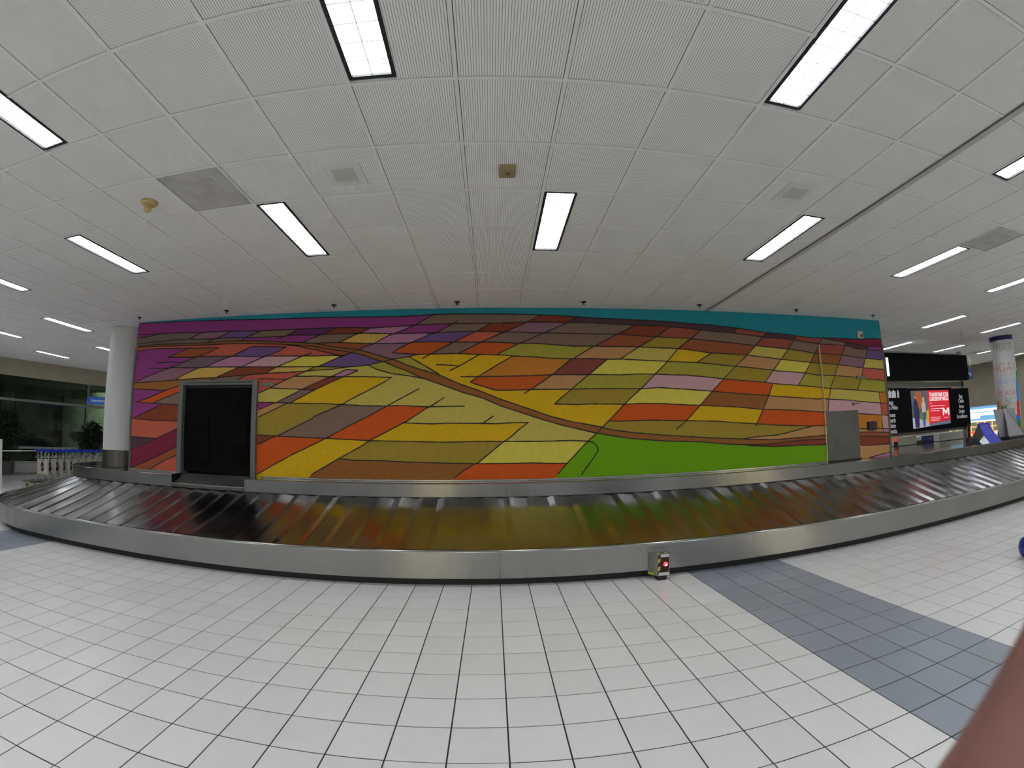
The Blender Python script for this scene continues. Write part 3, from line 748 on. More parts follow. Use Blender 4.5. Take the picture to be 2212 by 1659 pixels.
# ------------------------------------------------------------------ baggage carousel
YC, XL, XR = 7.5, -6.9, 15.0
DECK = 0.983
car = thing('baggage_carousel', (4.0, 7.5, 0), 'long stainless steel baggage carousel with sloping overlapping dark plates', 'carousel')
LS = XR-XL
def path(s, d):
    """point of the racetrack at run s (m along its centre line measure), d metres out from the island's middle line; s<LS is the front"""
    if s < LS: return XL+s, YC-d
    s -= LS
    if s < PI: return XR+d*math.sin(s), YC-d*math.cos(s)
    s -= PI
    if s < LS: return XR-s, YC+d
    s -= LS
    return XL-d*math.sin(s), YC+d*math.cos(s)
TOTAL = 2*LS+2*PI
def sweep(s0, s1, prof, closed=False):
    """sweep an open profile of (d, z) along the racetrack"""
    ss = [s0]
    for a, b, n in ((0, LS, 2), (LS, LS+PI, 24), (LS+PI, 2*LS+PI, 2), (2*LS+PI, TOTAL, 24)):
        for i in range(n+1):
            s = a+(b-a)*i/n
            if s0+1e-6 < s < s1-1e-6: ss.append(s)
    ss.append(s1); ss = sorted(set(ss))
    mb = MB(); n = len(prof); vs = []; fs = []
    for s in ss:
        for d, z in prof: x, y = path(s, d); vs.append((x, y, z))
    for i in range(len(ss)-1):
        for k in range(n-1): fs.append((i*n+k, i*n+n+k, i*n+n+k+1, i*n+k+1))
        if closed: fs.append((i*n+n-1, i*n+n+n-1, i*n+n, i*n))
    if closed: fs += [tuple(range(n-1, -1, -1))[::-1], tuple(range((len(ss)-1)*n, len(ss)*n))[::-1]]
    return mb.add(vs, fs)
E0 = 1e-4
M['plate'] = material('worn dark carousel plate', (0.36, 0.35, 0.345, 1), 0.24, 1.0, var=0.12, vscale=2.5)
nt = M['plate'].node_tree; b = nt.nodes['Principled BSDF']
g_ = nt.nodes.new('ShaderNodeNewGeometry'); n_ = nt.nodes.new('ShaderNodeTexNoise'); n_.inputs['Scale'].default_value = 2.0; n_.inputs['Detail'].default_value = 3
nt.links.new(g_.outputs['Position'], n_.inputs['Vector'])
r_ = nt.nodes.new('ShaderNodeMapRange'); r_.inputs['From Min'].default_value = 0.35; r_.inputs['From Max'].default_value = 0.65
r_.inputs['To Min'].default_value = 0.17; r_.inputs['To Max'].default_value = 0.27
nt.links.new(n_.outputs['Fac'], r_.inputs['Value']); nt.links.new(r_.outputs[0], b.inputs['Roughness'])
# outer skirt in panels, its bright rolled rim, the black toe recess
cuts = [0.0, 2.9, XL*-1+0.045, 9.9, 12.9, 15.9, 18.9, LS, LS+PI/2, LS+PI]+[LS+PI+i*3.65 for i in range(1, 7)]+[2*LS+PI+PI/2, TOTAL]
cuts = sorted(set(cuts))
for a, b_ in zip(cuts, cuts[1:]):
    j = 0.0015 if b_-a > 2 else 0.0006
    sweep(a+j, b_-j, [(2.70, 0.098), (2.796, 0.095), (2.80, 0.10), (2.80, 0.385), (2.795, 0.395)]).build('fascia_panel', M['steel'], car, world=True)
    sweep(a+E0, b_-E0, [(2.797, 0.393), (2.800, 0.399), (2.794, 0.406), (2.775, 0.408), (2.745, 0.404), (2.742, 0.372)]).build('rim', M['steel'], car, world=True)
sweep(E0, TOTAL-E0, [(2.70, 0.0), (2.70, 0.10)]).build('toe_recess', M['black'], car, world=True)
sweep(E0, TOTAL-E0, [(2.742, 0.33), (1.38, 0.70), (1.38, 0.80)]).build('bed', M['black'], car, world=True)
# island fascia and deck; the fascia is cut away for the chute
for a, b_ in zip(cuts, cuts[1:]):
    segs = [(a, b_)]
    if a < 1.85 < b_ or a < 3.3 < b_ or (1.85 < a and b_ < 3.3):
        segs = [(max(a, u), min(b_, v)) for u, v in ((0, 1.86), (3.22, LS)) if min(b_, v) > max(a, u)]
    for u, v in segs:
        j = 0.0012 if b_-a > 2 else 0.0006
        sweep(u+j, v-j, [(1.385, 0.800), (1.398, 0.795), (1.40, 0.80), (1.40, 0.976), (1.394, 0.983), (1.36, 0.9836), (1.335, 0.9834)]).build('island_fascia', M['steel_dark'], car, world=True)
deckpoly = [(XL, 6.16), (-5.037, 6.16), (-5.037, 6.41), (-3.683, 6.41), (-3.683, 6.16)]
for i in range(33): a = PI*i/32; deckpoly.append((XR+1.34*math.sin(a), YC-1.34*math.cos(a)))
for i in range(32): a = PI*i/32; deckpoly.append((XL-1.34*math.sin(a), YC+1.34*math.cos(a)))
M['deck'] = material('polished island deck', (0.60, 0.59, 0.58, 1), 0.13, 1.0, var=0.06, vscale=2)
MB().prism_xy(deckpoly, 0.90, DECK).build('deck', M['deck'], car, world=True)
# plates, overlapping like shingles
def plate(width_o, width_i, off):
    """one sloping plate: broad facet and a narrow lifted overlap; local x along the run, y out (towards the skirt)"""
    d0, z0, d1, z1 = 2.738, 0.388, 1.402, 0.778
    vs = []; n = 7
    for i in range(n):
        t = i/(n-1); d = d0+(d1-d0)*t; z = z0+(z1-z0)*t - 0.012*math.sin(PI*t)
        w_ = width_o+(width_i-width_o)*t
        sk = 0.03*math.sin(PI*t)                # the leading edge is cut on a slight curve
        for u, h in ((-0.50+sk, 0.0185), (-0.15+sk, 0.0105), (0.20+sk, 0.0045), (0.235+sk, 0.0045), (0.525+sk, 0.0205), (0.525+sk, 0.008)):
            vs.append((u*w_, -(d-off), z+h))
    m = 6; fs = []
    for i in range(n-1):
        for k in range(m-1): fs.append((i*m+k, i*m+k+1, i*m+m+k+1, i*m+m+k))
    fs.append(tuple(range(m)))
    return MB().add(vs, fs).mesh('plate', M['plate'])
NP = 74; pitch = LS/NP
pm = plate(pitch, pitch, 0)
for i in range(NP):
    o = link('plate', pm, car, (XL+(i+0.5)*pitch-4.0, 0, 0), (random.uniform(-.001, .001), random.uniform(-.005, .005), 0))
for i in range(NP): link('plate', pm, car, (XL+(i+0.5)*pitch-4.0, 0, 0), (0, 0, PI))
NA = 22; am = plate(PI/NA*2.738, PI/NA*1.402, 0)
for xc, a0 in ((XR, 0.0), (XL, PI)):
    for i in range(NA): link('plate', am, car, (xc-4.0, 0, 0), (0, random.uniform(-.006, .006), a0+PI*(i+0.5)/NA))
# chute lip under the baggage opening
lip = thing('chute_lip', (-4.36, 6.1, 0.8), 'grey steel chute tray sloping from the baggage opening to the carousel', 'chute')
x0, x1 = XL+1.865, XL+3.215
MB().add([(x0, 6.096, 0.86), (x1, 6.096, 0.86), (x1, 6.40, 0.992), (x0+0.1, 6.40, 0.992), (x0, 6.096, 0.80), (x1, 6.096, 0.80), (x1, 6.40, 0.80), (x0+0.1, 6.40, 0.80)],
         [(0, 1, 2, 3), (4, 5, 1, 0), (5, 6, 2, 1), (7, 4, 0, 3), (6, 7, 3, 2)]).build('tray', M['steel_dull'], lip, world=True)
MB().add([(x0, 6.094, 0.862), (x1, 6.094, 0.862), (x1, 6.112, 0.872), (x0, 6.112, 0.872), (x0, 6.094, 0.845), (x1, 6.094, 0.845)], [(0, 1, 2, 3), (4, 5, 1, 0)]).build('front_edge', M['steel'], lip, world=True)
MB().add([(x0, 6.10, 0.86), (x0+0.1, 6.40, 0.994), (x0-0.002, 6.40, 0.994), (x0-0.002, 6.10, 0.99)], [(0, 1, 2, 3)]).build('side_cheek', M['steel'], lip, world=True)

# ------------------------------------------------------------------ warning light box hanging on the skirt
wb = thing('warning_light_box', (1.80, 4.62, 0.02), 'small steel box with red light and yellow black hazard tape on the skirt', 'warning light')
M['yellow'] = material('hazard yellow', (0.50, 0.46, 0.03, 1), 0.5)
bx0, bx1, by0, by1, bz0, bz1 = 1.715, 1.895, 4.585, 4.699, 0.055, 0.305
MB().prism_xy([(bx0-0.055, by1), (bx0+0.02, by0), (bx1-0.025, by0), (bx1, by1)], bz0, bz1).build('housing', M['steel'], wb, world=True)
MB().box(bx0-0.06, bx1+0.01, by1-0.004, by1, bz1, bz1+0.04).build('mounting_flange', M['steel'], wb, world=True)
MB().box(bx0+0.05, bx1-0.035, by0-0.006, by0, 0.095, 0.265).build('lens_panel', material('dark red glass', (0.03, 0.006, 0.008, 1), 0.15), wb, world=True)
MB().box(bx0+0.03, bx1-0.03, by0-0.007, by0, 0.06, 0.095).build('lower_plate', M['white'], wb, world=True)
MB().box(bx0+0.05, bx1-0.035, by0-0.007, by0, 0.265, 0.295).build('upper_plate', M['white'], wb, world=True)
h = MB().lathe([(0, 0), (0.026, 0), (0.022, 0.012), (0.010, 0.02), (0, 0.02)], n=18); h.v = [(1.822+x, by0-0.006-z, 0.185+y) for x, y, z in h.v]
h.build('red_lamp', material('red led', (1.0, 0.03, 0.02, 1), 0.4, emit=4.0), wb, world=True)
h = MB().lathe([(0, 0), (0.010, 0), (0.006, 0.006), (0, 0.006)], n=12); h.v = [(1.822+x, by0-0.026-z, 0.182+y) for x, y, z in h.v]
h.build('led_core', material('led core', (1.0, 0.6, 0.55, 1), 0.4, emit=14.0), wb, world=True)
def tape(pts, mt):
    MB().add(pts, [tuple(range(len(pts)))]).build('hazard_stripe', M[mt], wb, world=True)
yf = by0-0.0015
for i, (za, mt) in enumerate(((0.06, 'black'), (0.105, 'yellow'), (0.15, 'black'), (0.195, 'yellow'), (0.24, 'black'), (0.275, 'yellow'))):
    zb = min(za+0.045, 0.303)
    tape([(bx0+0.02, yf, za-0.0), (bx0+0.05, yf, min(za+0.02, 0.303)), (bx0+0.05, yf, min(zb+0.02, 0.304)), (bx0+0.02, yf, zb)], mt)
for i, (xa, mt) in enumerate(((1.73, 'yellow'), (1.77, 'black'), (1.81, 'yellow'), (1.85, 'black'))):
    tape([(xa, by0+0.004, bz1+0.0012), (xa+0.035, by0+0.004, bz1+0.0012), (xa+0.035, by0+0.03, bz1+0.0012), (xa, by0+0.03, bz1+0.0012)], mt)
tape([(bx0-0.05, by1-0.012, 0.057), (bx0+0.004, by0+0.02, 0.057), (bx0-0.01, by0+0.04, 0.085), (bx0-0.05, by1-0.012, 0.085)], 'yellow')
tape([(bx1-0.018, by0+0.012, 0.06), (bx1-0.003, by1-0.012, 0.06), (bx1-0.003, by1-0.012, 0.3), (bx1-0.018, by0+0.012, 0.3)], 'yellow')
MB().box(bx0+0.03, bx1-0.05, by0+0.02, by1, 0.0, bz0).build('foot', M['black'], wb, world=True)

# ------------------------------------------------------------------ ceiling lights (troffers, half a module wide, two modules long)
hw, hl = 0.132, 0.583
lens_me = MB().add([(-hw+.02, -hl+.02, 0.012), (hw-.02, -hl+.02, 0.012), (hw-.02, hl-.02, 0.012), (-hw+.02, hl-.02, 0.012)], [(3, 2, 1, 0)]).mesh('lens', M['lamp'])
fb = MB()
fb.box(-hw, -hw+.02, -hl, hl, -0.006, 0.016).box(hw-.02, hw, -hl, hl, -0.006, 0.016).box(-hw+.02, hw-.02, -hl, -hl+.02, -0.006, 0.016).box(-hw+.02, hw-.02, hl-.02, hl, -0.006, 0.016)
frame_me = fb.mesh('frame', M['black'])
lb = MB().box(-0.003, 0.003, -hl+.02, hl-.02, 0.004, 0.010)
for i in range(1, 9): lb.box(-hw+.02, hw-.02, -hl+i*2*hl/9-0.003, -hl+i*2*hl/9+0.003, 0.004, 0.010)
louvre_me = lb.mesh('louvre', material('louvre', (0.85, 0.87, 0.9, 1), 0.4))
names = {(-1, -2): 'overhead at the top edge left of centre', (3, -2): 'overhead at the top edge right of centre',
         (-5, -2): 'cut by the left edge above the smoke alarm', (7, -2): 'cut by the right edge, just right of the ceiling joint',
         (-3, 2): 'beside the large grey return grille', (1, 2): 'nearest the middle of the mural wall', (5, 2): 'just left of the ceiling joint',
         (-7, 2): 'below the smoke alarm', (-11, 2): 'cut by the left edge, next row beyond the smoke alarm', (9, 2): 'beside the right grey return grille',
         (13, 2): 'cut by the right edge below the right grey return grille', (-13, 6): 'left of the white column, nearest to it', (-17, 6): 'cut by the left edge, level with the column top',
         (15, 6): 'above the black flight display', (19, 6): 'over the lettered pillar', (-19, 10): 'just in front of the beige bulkhead',
         (-15, 10): 'partly hidden behind the white column', (17, 10): 'half hidden by the right end of the mural wall', (21, 10): 'above the right end of the black flight display', (25, 10): 'just left of the top of the lettered pillar'}
for c, r in FIX:
    x, y = CX+(c+0.245)*CS, CY+(r+0.975)*CS
    px, py, d = project(x, y, CEIL)
    seen = (c, r) in names
    t = thing('ceiling_light', (x, y, CEIL+0.004), 'lit white fluorescent ceiling light '+names[(c, r)] if seen else 'lit white fluorescent ceiling light out of view along the hall', 'light', 'fluorescent ceiling lights')
    link('lens', lens_me, t); link('frame', frame_me, t); link('louvre', louvre_me, t)

# ------------------------------------------------------------------ other ceiling fittings
M['grille'] = material('return grille', (0.52, 0.505, 0.47, 1), 0.6, var=0.12, vscale=5)
for (c, r), nm in (((-4, 1), 'large grey square return air grille left of centre'), ((9, 1), 'large grey square return air grille at the right edge'), ((24, 11), 'far grey return air grille beyond the flight display')):
    x, y = CX+(c+0.5)*CS, CY+(r+0.5)*CS
    t = thing('return_air_grille', (x, y, CEIL+0.002), nm, 'vent', 'return air grilles')
    a = CS/2-0.013
    MB().box(-a, a, -a, a, 0.002, 0.012, ch=0.002).build('panel', M['grille'], t)
    fb = MB(); fb.box(-a, -a+.012, -a, a, -0.004, 0.002).box(a-.012, a, -a, a, -0.004, 0.002).box(-a+.012, a-.012, -a, -a+.012, -0.004, 0.002).box(-a+.012, a-.012, a-.012, a, -0.004, 0.002)
    fb.build('rim', M['grille'], t)
    MB().box(-a*.55, a*.55, -a*.55, a*.55, -0.001, 0.003).build('filter', material('dusty filter', (0.505, 0.485, 0.445, 1), 0.9, var=0.12, vscale=9), t)
for (x, y), nm in (((-1.11, 2.855), 'small square ceiling diffuser left of the near centre light'), ((2.53, 2.85), 'small square ceiling diffuser above the right light by the joint')):
    t = thing('ceiling_diffuser', (x, y, CEIL+0.004), nm, 'vent', 'small ceiling diffusers')
    MB().box(-.15, .15, -.15, .15, -0.006, 0.0, ch=0.003).build('plate', material('diffuser plate', (0.74, 0.73, 0.69, 1), 0.6), t)
    MB().box(-.085, .085, -.085, .085, -0.009, -0.005, ch=0.002).build('grille', material('diffuser grille', (0.57, 0.57, 0.52, 1), 0.7), t)
t = thing('beam_detector', (0.11, 2.865, CEIL), 'small tan rectangular box on the ceiling near the middle', 'detector')
MB().box(-.06, .06, -.065, .065, -0.035, 0.003, ch=0.004).build('case', material('tan plastic', (0.36, 0.27, 0.13, 1), 0.5), t)
h = MB().lathe([(0, -0.041), (0.016, -0.041), (0.02, -0.034), (0, -0.034)], n=16); h.v = [(x+0.005, y, z) for x, y, z in h.v]
h.build('sensor', material('brown sensor', (0.20, 0.11, 0.05, 1), 0.5), t)
t = thing('smoke_alarm', (-2.95, 2.87, CEIL+0.003), 'yellowed round smoke alarm with a hanging sensor knob', 'alarm')
M['yellowed'] = material('yellowed plastic', (0.56, 0.44, 0.17, 1), 0.5)
smooth_angle(MB().lathe([(0, -0.03), (0.045, -0.032), (0.072, -0.018), (0.075, 0), (0, 0)], n=28).build('base', M['yellowed'], t))
smooth_angle(MB().lathe([(0, -0.095), (0.022, -0.093), (0.034, -0.08), (0.034, -0.058), (0.028, -0.045), (0.030, -0.03), (0, -0.03)], n=24).build('knob', M['yellowed'], t))
M['brass'] = material('dark sprinkler metal', (0.06, 0.05, 0.045, 1), 0.4, 0.7)
spl = ['over the left end of the mural', 'second from the left above the mural', 'third from the left above the mural', 'left of the middle above the mural', 'right of the middle above the mural',
       'third from the right above the mural', 'second from the right above the mural', 'over the right end of the mural']
for i, nm in enumerate(spl):
    t = thing('sprinkler_head', (CX+(-9.5+3*i)*CS, 6.13, CEIL), 'small dark sprinkler head '+nm, 'sprinkler', 'sprinkler heads above the mural')
    smooth_angle(MB().lathe([(0, -0.008), (0.030, -0.008), (0.042, 0.0), (0.042, 0.003), (0, 0.003)], n=18).build('escutcheon', M['brass'], t))
    MB().lathe([(0, -0.032), (0.007, -0.032), (0.010, -0.02), (0.012, -0.008), (0, -0.008)], n=10).build('frame', M['brass'], t)
    MB().lathe([(0, -0.038), (0.018, -0.038), (0.018, -0.035), (0, -0.032)], n=14).build('deflector', M['brass'], t)

# ------------------------------------------------------------------ sign gantry on the island, right of the mural
KY = 8.0
k_ = thing('sign_gantry', (10.4, KY, DECK), 'black flight display above two black text panels on a steel frame', 'sign')
M['screen'] = material('black panel', (0.004, 0.0045, 0.006, 1), 0.6, spec=0.08)
M['letter'] = material('white lettering', (0.62, 0.63, 0.64, 1), 0.5, emit=0.18)
for x in (8.0, 12.30): MB().box(x-.04, x+.04, KY+0.02, KY+0.10, DECK, 3.28, ch=0.004).build('post', M['steel'], k_, world=True)
MB().box(7.9, 12.42, KY+0.0, KY+0.12, 3.22, 3.27).build('top_rail', M['alu'], k_, world=True)
MB().box(12.28, 12.38, KY+0.0, KY+0.10, 3.27, 3.335).build('rail_lug', M['alu'], k_, world=True)
MB().box(7.9, 12.36, KY+0.02, KY+0.09, 2.40, 2.52).build('middle_rail', material('grey bronze rail', (0.20, 0.19, 0.18, 1), 0.4, 0.6), k_, world=True)
MB().box(7.9, 12.46, KY-0.12, KY+0.02, 2.555, 3.215, ch=0.006).build('flight_display', M['screen'], k_, world=True, label='blank black flight display')
MB().box(8.985, 9.055, KY-0.135, KY-0.121, 2.66, 3.09).build('lit_strip', material('lit strip', (0.95, 0.97, 1, 1), 0.4, emit=1.6), k_, world=True, label='bright white lit strip')
lp = MB().box(7.9, 9.72, KY-0.06, KY+0.02, 1.335, 2.385, ch=0.004).build('text_panel', M['screen'], k_, world=True, label='black panel with white luggage symbols and lettering')
rp = MB().box(11.62, 12.45, KY-0.06, KY+0.02, 1.335, 2.345, ch=0.004).build('text_panel', M['screen'], k_, world=True, label='black panel with white lettering')
MB().box(7.9, 12.36, KY+0.02, KY+0.09, 1.27, 1.335).build('bottom_rail', M['steel_dark'], k_, world=True)
def ktext(panel, body, x, z, size, align='CENTER', mat=None, sx=0.78, y=-0.063, bold=0.002):
    return text('lettering', body, size, mat or M['letter'], panel, (x-10.4, y, z-DECK), align=align, sx=sx, bold=bold)
for body, x, z, s in (('Bags', 9.075, 2.05, .145), ('Look Alike', 9.075, 1.93, .145), ('Please', 9.075, 1.76, .145), ('Match', 9.075, 1.635, .145), ('Claim', 9.075, 1.51, .145), ('Checks', 9.075, 1.385, .145)):
    ktext(lp, body, x, z, s)
for body, z in (('Bag', 2.13), ('Claim', 2.01), ('Area', 1.87), ('Under', 1.74), ('Surveillance', 1.61)):
    ktext(rp, body, 12.03, z, .145, sx=0.74 if len(body) > 8 else 0.8)
for a, b_, c, d in ((9.02, 9.12, 2.16, 2.31), (9.14, 9.29, 2.16, 2.31), (9.345, 9.41, 2.16, 2.30)):
    MB().box(a, b_, KY-0.063, KY-0.06, c, d, ch=0.001).box((a+b_)/2-.02, (a+b_)/2+.02, KY-0.063, KY-0.06, d, d+0.035).build('luggage_symbol', M['letter'], lp, world=False)
for o in lp.children:
    if o.name.startswith('luggage'): o.location = (-10.4, -KY, -DECK)
# advert screen
ad = thing('advert_screen', (10.75, KY-0.02, 1.335), 'lit advert screen with red text side and two people beside an orange sculpture', 'screen')
AY = KY-0.05
MB().box(9.72, 11.62, AY-0.01, KY+0.02, 1.335, 2.37, ch=0.004).build('bezel', M['screen'], ad, world=True)
def em(name, c, e=0.42): return material(name, srgb(*c), 0.35, emit=e)
def lay(name, poly, mt, lvl):
    return MB().prism_xz(poly, AY-0.0105-0.0006*lvl, AY-0.010).build(name, mt, ad, world=True)
lay('photo_ground', [(9.86, 1.40), (10.53, 1.43), (10.53, 2.31), (9.86, 2.31)], em('ad backdrop', (88, 98, 110)), 1)
lay('photo_path', [(9.86, 1.40), (10.53, 1.43), (10.53, 1.60), (9.86, 1.66)], em('ad path', (190, 180, 200)), 2)
lay('photo_bush', [(10.18, 1.60), (10.32, 1.60), (10.33, 1.75), (10.25, 1.80), (10.18, 1.74)], em('ad bush', (120, 135, 50)), 3)
lay('photo_bush', [(10.40, 1.56), (10.53, 1.52), (10.53, 1.86), (10.44, 1.80)], em('ad bush lit', (200, 180, 40)), 3)
lay('photo_sculpture', [(10.02, 2.30), (10.25, 2.28), (10.30, 2.05), (10.20, 1.86), (10.10, 1.88), (10.02, 2.10)], em('ad sculpture', (175, 95, 45)), 4)
lay('photo_man', [(9.96, 1.42), (10.12, 1.42), (10.14, 1.80), (10.10, 2.02), (10.05, 2.10), (10.04, 2.19), (9.98, 2.19), (9.97, 2.08), (9.92, 2.0), (9.93, 1.8)], em('ad man suit', (48, 45, 82)), 5)
lay('photo_face', [(9.985, 2.11), (10.035, 2.11), (10.04, 2.18), (9.99, 2.18)], em('ad skin', (190, 140, 120)), 6)
lay('photo_woman', [(10.28, 1.44), (10.36, 1.44), (10.40, 1.78), (10.26, 1.78)], em('ad skirt', (60, 100, 145)), 5)
lay('photo_blouse', [(10.26, 1.78), (10.41, 1.78), (10.41, 1.98), (10.36, 2.05), (10.30, 2.05), (10.25, 1.97)], em('ad blouse', (205, 180, 170)), 6)
lay('photo_hair', [(10.30, 2.03), (10.38, 2.03), (10.38, 2.13), (10.34, 2.16), (10.30, 2.13)], em('ad hair', (205, 170, 120)), 7)
lay('red_field', [(10.53, 1.49), (11.47, 1.55), (11.47, 2.31), (10.53, 2.31)], em('ad red', (218, 40, 58), 0.5), 1)
lay('grey_strip', [(10.53, 1.43), (11.47, 1.46), (11.47, 1.545), (10.53, 1.485)], em('ad strip', (110, 120, 145)), 1)
M['adtext'] = material('advert lettering', (0.80, 0.72, 0.72, 1), 0.4, emit=0.7)
def atext(body, x, z, s, sx=0.72, bold=0.003): return text('advert_lettering', body, s, M['adtext'], ad, (x-10.75, AY-0.013-(KY-0.02), z-1.335), align='LEFT', sx=sx, bold=bold)
atext('TRANSFORM YOUR', 10.60, 2.20, .135); atext('LEADERSHIP SKILLS', 10.60, 2.09, .135)
for body, z in (('MBA', 1.985), ('Earn your degree online', 1.915), ('or on campus', 1.85)): pass
def bar(x0, x1, z, hgt=0.018): MB().box(x0, x1, AY-0.0135, AY-0.0112, z-hgt/2, z+hgt/2).build('small_print_line', M['adtext'], ad, world=True)
for x0, x1, z in ((10.61, 10.70, 1.99), (10.61, 11.25, 1.92), (10.61, 11.2, 1.85), (10.61, 11.0, 1.80), (10.61, 11.02, 1.64), (10.61, 11.0, 1.60), (10.61, 10.95, 1.565), (11.17, 11.40, 1.615)): bar(x0, x1, z, 0.012)
zz = [(11.14, 1.66), (11.20, 1.69), (11.20, 1.78), (11.285, 1.70), (11.37, 1.78), (11.37, 1.69), (11.43, 1.66), (11.43, 1.86), (11.37, 1.86), (11.285, 1.775), (11.20, 1.86), (11.14, 1.86)]
lay('university_mark', zz, M['adtext'], 5)

# low guards and cases at the back of the island under the gantry
M['offwhite'] = material('off white laminate', (0.55, 0.53, 0.47, 1), 0.5)
for x0, x1, nm in ((9.98, 10.72, 'low off white guard box on the deck left of the blue case'), (11.75, 13.25, 'long low off white guard box on the deck right of the blue case')):
    t = thing('guard_box', ((x0+x1)/2, 8.7, DECK), nm, 'box', 'guard boxes on the island')
    MB().box(x0, x1, 8.55, 8.80, DECK+0.012, 1.205, ch=0.006).build('case', M['offwhite'], t, world=True)
    MB().box(x0+.02, x1-.02, 8.57, 8.78, DECK, DECK+0.013).build('plinth', M['black'], t, world=True)
t = thing('blue_case', (11.3, 8.7, DECK), 'small dark blue case with a white line on the deck between the guard boxes', 'case')
MB().box(11.17, 11.50, 8.56, 8.72, DECK, 1.18, ch=0.008).build('case', material('dark blue', (0.02, 0.03, 0.16, 1), 0.45), t, world=True)
MB().box(11.24, 11.43, 8.557, 8.561, 1.095, 1.103).build('label_line', M['letter'], t, world=True)
t = thing('brown_case', (10.95, 8.72, DECK), 'low dark brown case on the deck left of the blue case', 'case')
MB().box(10.76, 11.14, 8.6, 8.78, DECK, 1.06, ch=0.008).build('case', material('dark brown', (0.07, 0.06, 0.05, 1), 0.5), t, world=True)
MB().box(10.8, 11.1, 8.64, 8.74, 1.06, 1.07).build('lid', material('brown lid', (0.12, 0.10, 0.06, 1), 0.5), t, world=True)
t = thing('red_marker', (9.95, 8.6, DECK), 'small orange red marker block at the left end of the guard box', 'marker')
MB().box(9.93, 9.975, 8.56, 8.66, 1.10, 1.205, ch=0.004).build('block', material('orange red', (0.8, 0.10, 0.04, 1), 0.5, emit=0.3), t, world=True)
MB().box(9.93, 9.975, 8.56, 8.66, DECK, 1.10, ch=0.004).build('stand', M['black'], t, world=True)
# red beacon
t = thing('red_beacon', (11.25, 7.2, DECK), 'glowing red beacon on a dark post beside the folded blue sign', 'beacon')
MB().box(11.12, 11.36, 7.13, 7.27, DECK, 1.10, ch=0.01).build('base', material('dark brown metal', (0.05, 0.035, 0.03, 1), 0.5), t, world=True)
MB().box(11.15, 11.21, 7.17, 7.23, 1.10, 1.42, ch=0.005).build('post', M['black'], t, world=True)
h = MB().lathe([(0, -.045), (.03, -.04), (.05, -.015), (.05, .015), (.03, .04), (0, .045)], n=18); h.v = [(11.24+x, 7.12+y, 1.19+z) for x, y, z in h.v]
smooth_angle(h.build('lamp', material('red beacon glow', (1.0, 0.06, 0.01, 1), 0.4, emit=2.2), t, world=True), 60)

# folded blue tent sign: a sheet bent to a steep arch
t = thing('tent_sign', (10.9, 6.6, DECK), 'folded tent sign with blue printed face standing on the island deck', 'sign')
blue = material('blue sign print', (0.025, 0.03, 0.55, 1), 0.45); grey = material('grey sign back', (0.26, 0.25, 0.25, 1), 0.5)
prof_b = [(0.0+0.10*math.sin(u*PI/2*0.9)-0.02*u, 0.42*(1-u**1.25)) for u in [i/10 for i in range(11)]]
def leg(side):
    mb = MB(); vs = []
    for i in range(13):
        u = i/12; xx = side*(0.02+0.36*(u**1.5)) ; zz_ = 0.43*(1-u)
        for dy in (-0.20, 0.20): vs.append((xx+side*0.0, dy*(0.9+0.1*u), zz_)); vs.append((xx-side*0.012, dy*(0.9+0.1*u), zz_-0.002))
    fs = []
    for i in range(12):
        a, b_ = i*4, i*4+4
        fs += [(a, a+2, b_+2, b_), (a+1, b_+1, b_+3, a+3), (a, b_, b_+1, a+1), (a+2, a+3, b_+3, b_+2)]
    return mb.add(vs, fs)
sgn = leg(1); sgn.build('printed_face', blue, t); leg(-1).build('rear_leg', grey, t)
t.rotation_euler = (0, 0, -1.81)
M['faint'] = material('faint sign print', (0.30, 0.30, 0.62, 1), 0.5)
for i in range(5):
    u = 0.10+0.11*i; xx = 0.02+0.36*(u**1.5); zz_ = 0.43*(1-u)
    MB().box(xx-0.003, xx+0.006, -0.14, 0.10+0.02*(i % 2), zz_-0.012, zz_+0.008).build('print_line', M['faint'], t)
# grey easel board in front of the pillar
t = thing('easel_board', (12.1, 6.62, DECK), 'grey board on a folding easel seen from behind, before the lettered pillar', 'easel')
eb = material('grey board', (0.36, 0.34, 0.37, 1), 0.6)
MB().add([(11.56, 6.68, 1.70), (12.42, 6.56, 1.70), (12.55, 6.52, 1.04), (11.72, 6.64, 1.04), (11.56, 6.692, 1.70), (12.42, 6.572, 1.70), (12.55, 6.532, 1.04), (11.72, 6.652, 1.04)],
         [(3, 2, 1, 0), (4, 5, 6, 7), (0, 1, 5, 4), (1, 2, 6, 5), (2, 3, 7, 6), (3, 0, 4, 7)]).build('board', eb, t, world=True)
MB().add([(11.95, 6.60, 1.60), (12.12, 6.575, 1.60), (12.46, 6.33, DECK+0.06), (11.80, 6.42, DECK+0.06), (11.95, 6.605, 1.60), (12.12, 6.58, 1.60), (12.46, 6.345, DECK+0.06), (11.80, 6.435, DECK+0.06)],
         [(3, 2, 1, 0), (4, 5, 6, 7), (1, 2, 6, 5), (3, 0, 4, 7), (2, 3, 7, 6)]).build('support_flap', eb, t, world=True)
MB().tube([(11.93, 6.59, 1.78), (11.78, 6.36, DECK+0.01)], 0.008, 8).tube([(11.93, 6.59, 1.78), (12.5, 6.30, DECK+0.01)], 0.006, 8).build('legs_wire', M['steel'], t, world=True)
MB().box(11.8, 12.5, 6.32, 6.62, DECK, DECK+0.03, ch=0.006).build('foot_tray', M['black'], t, world=True)

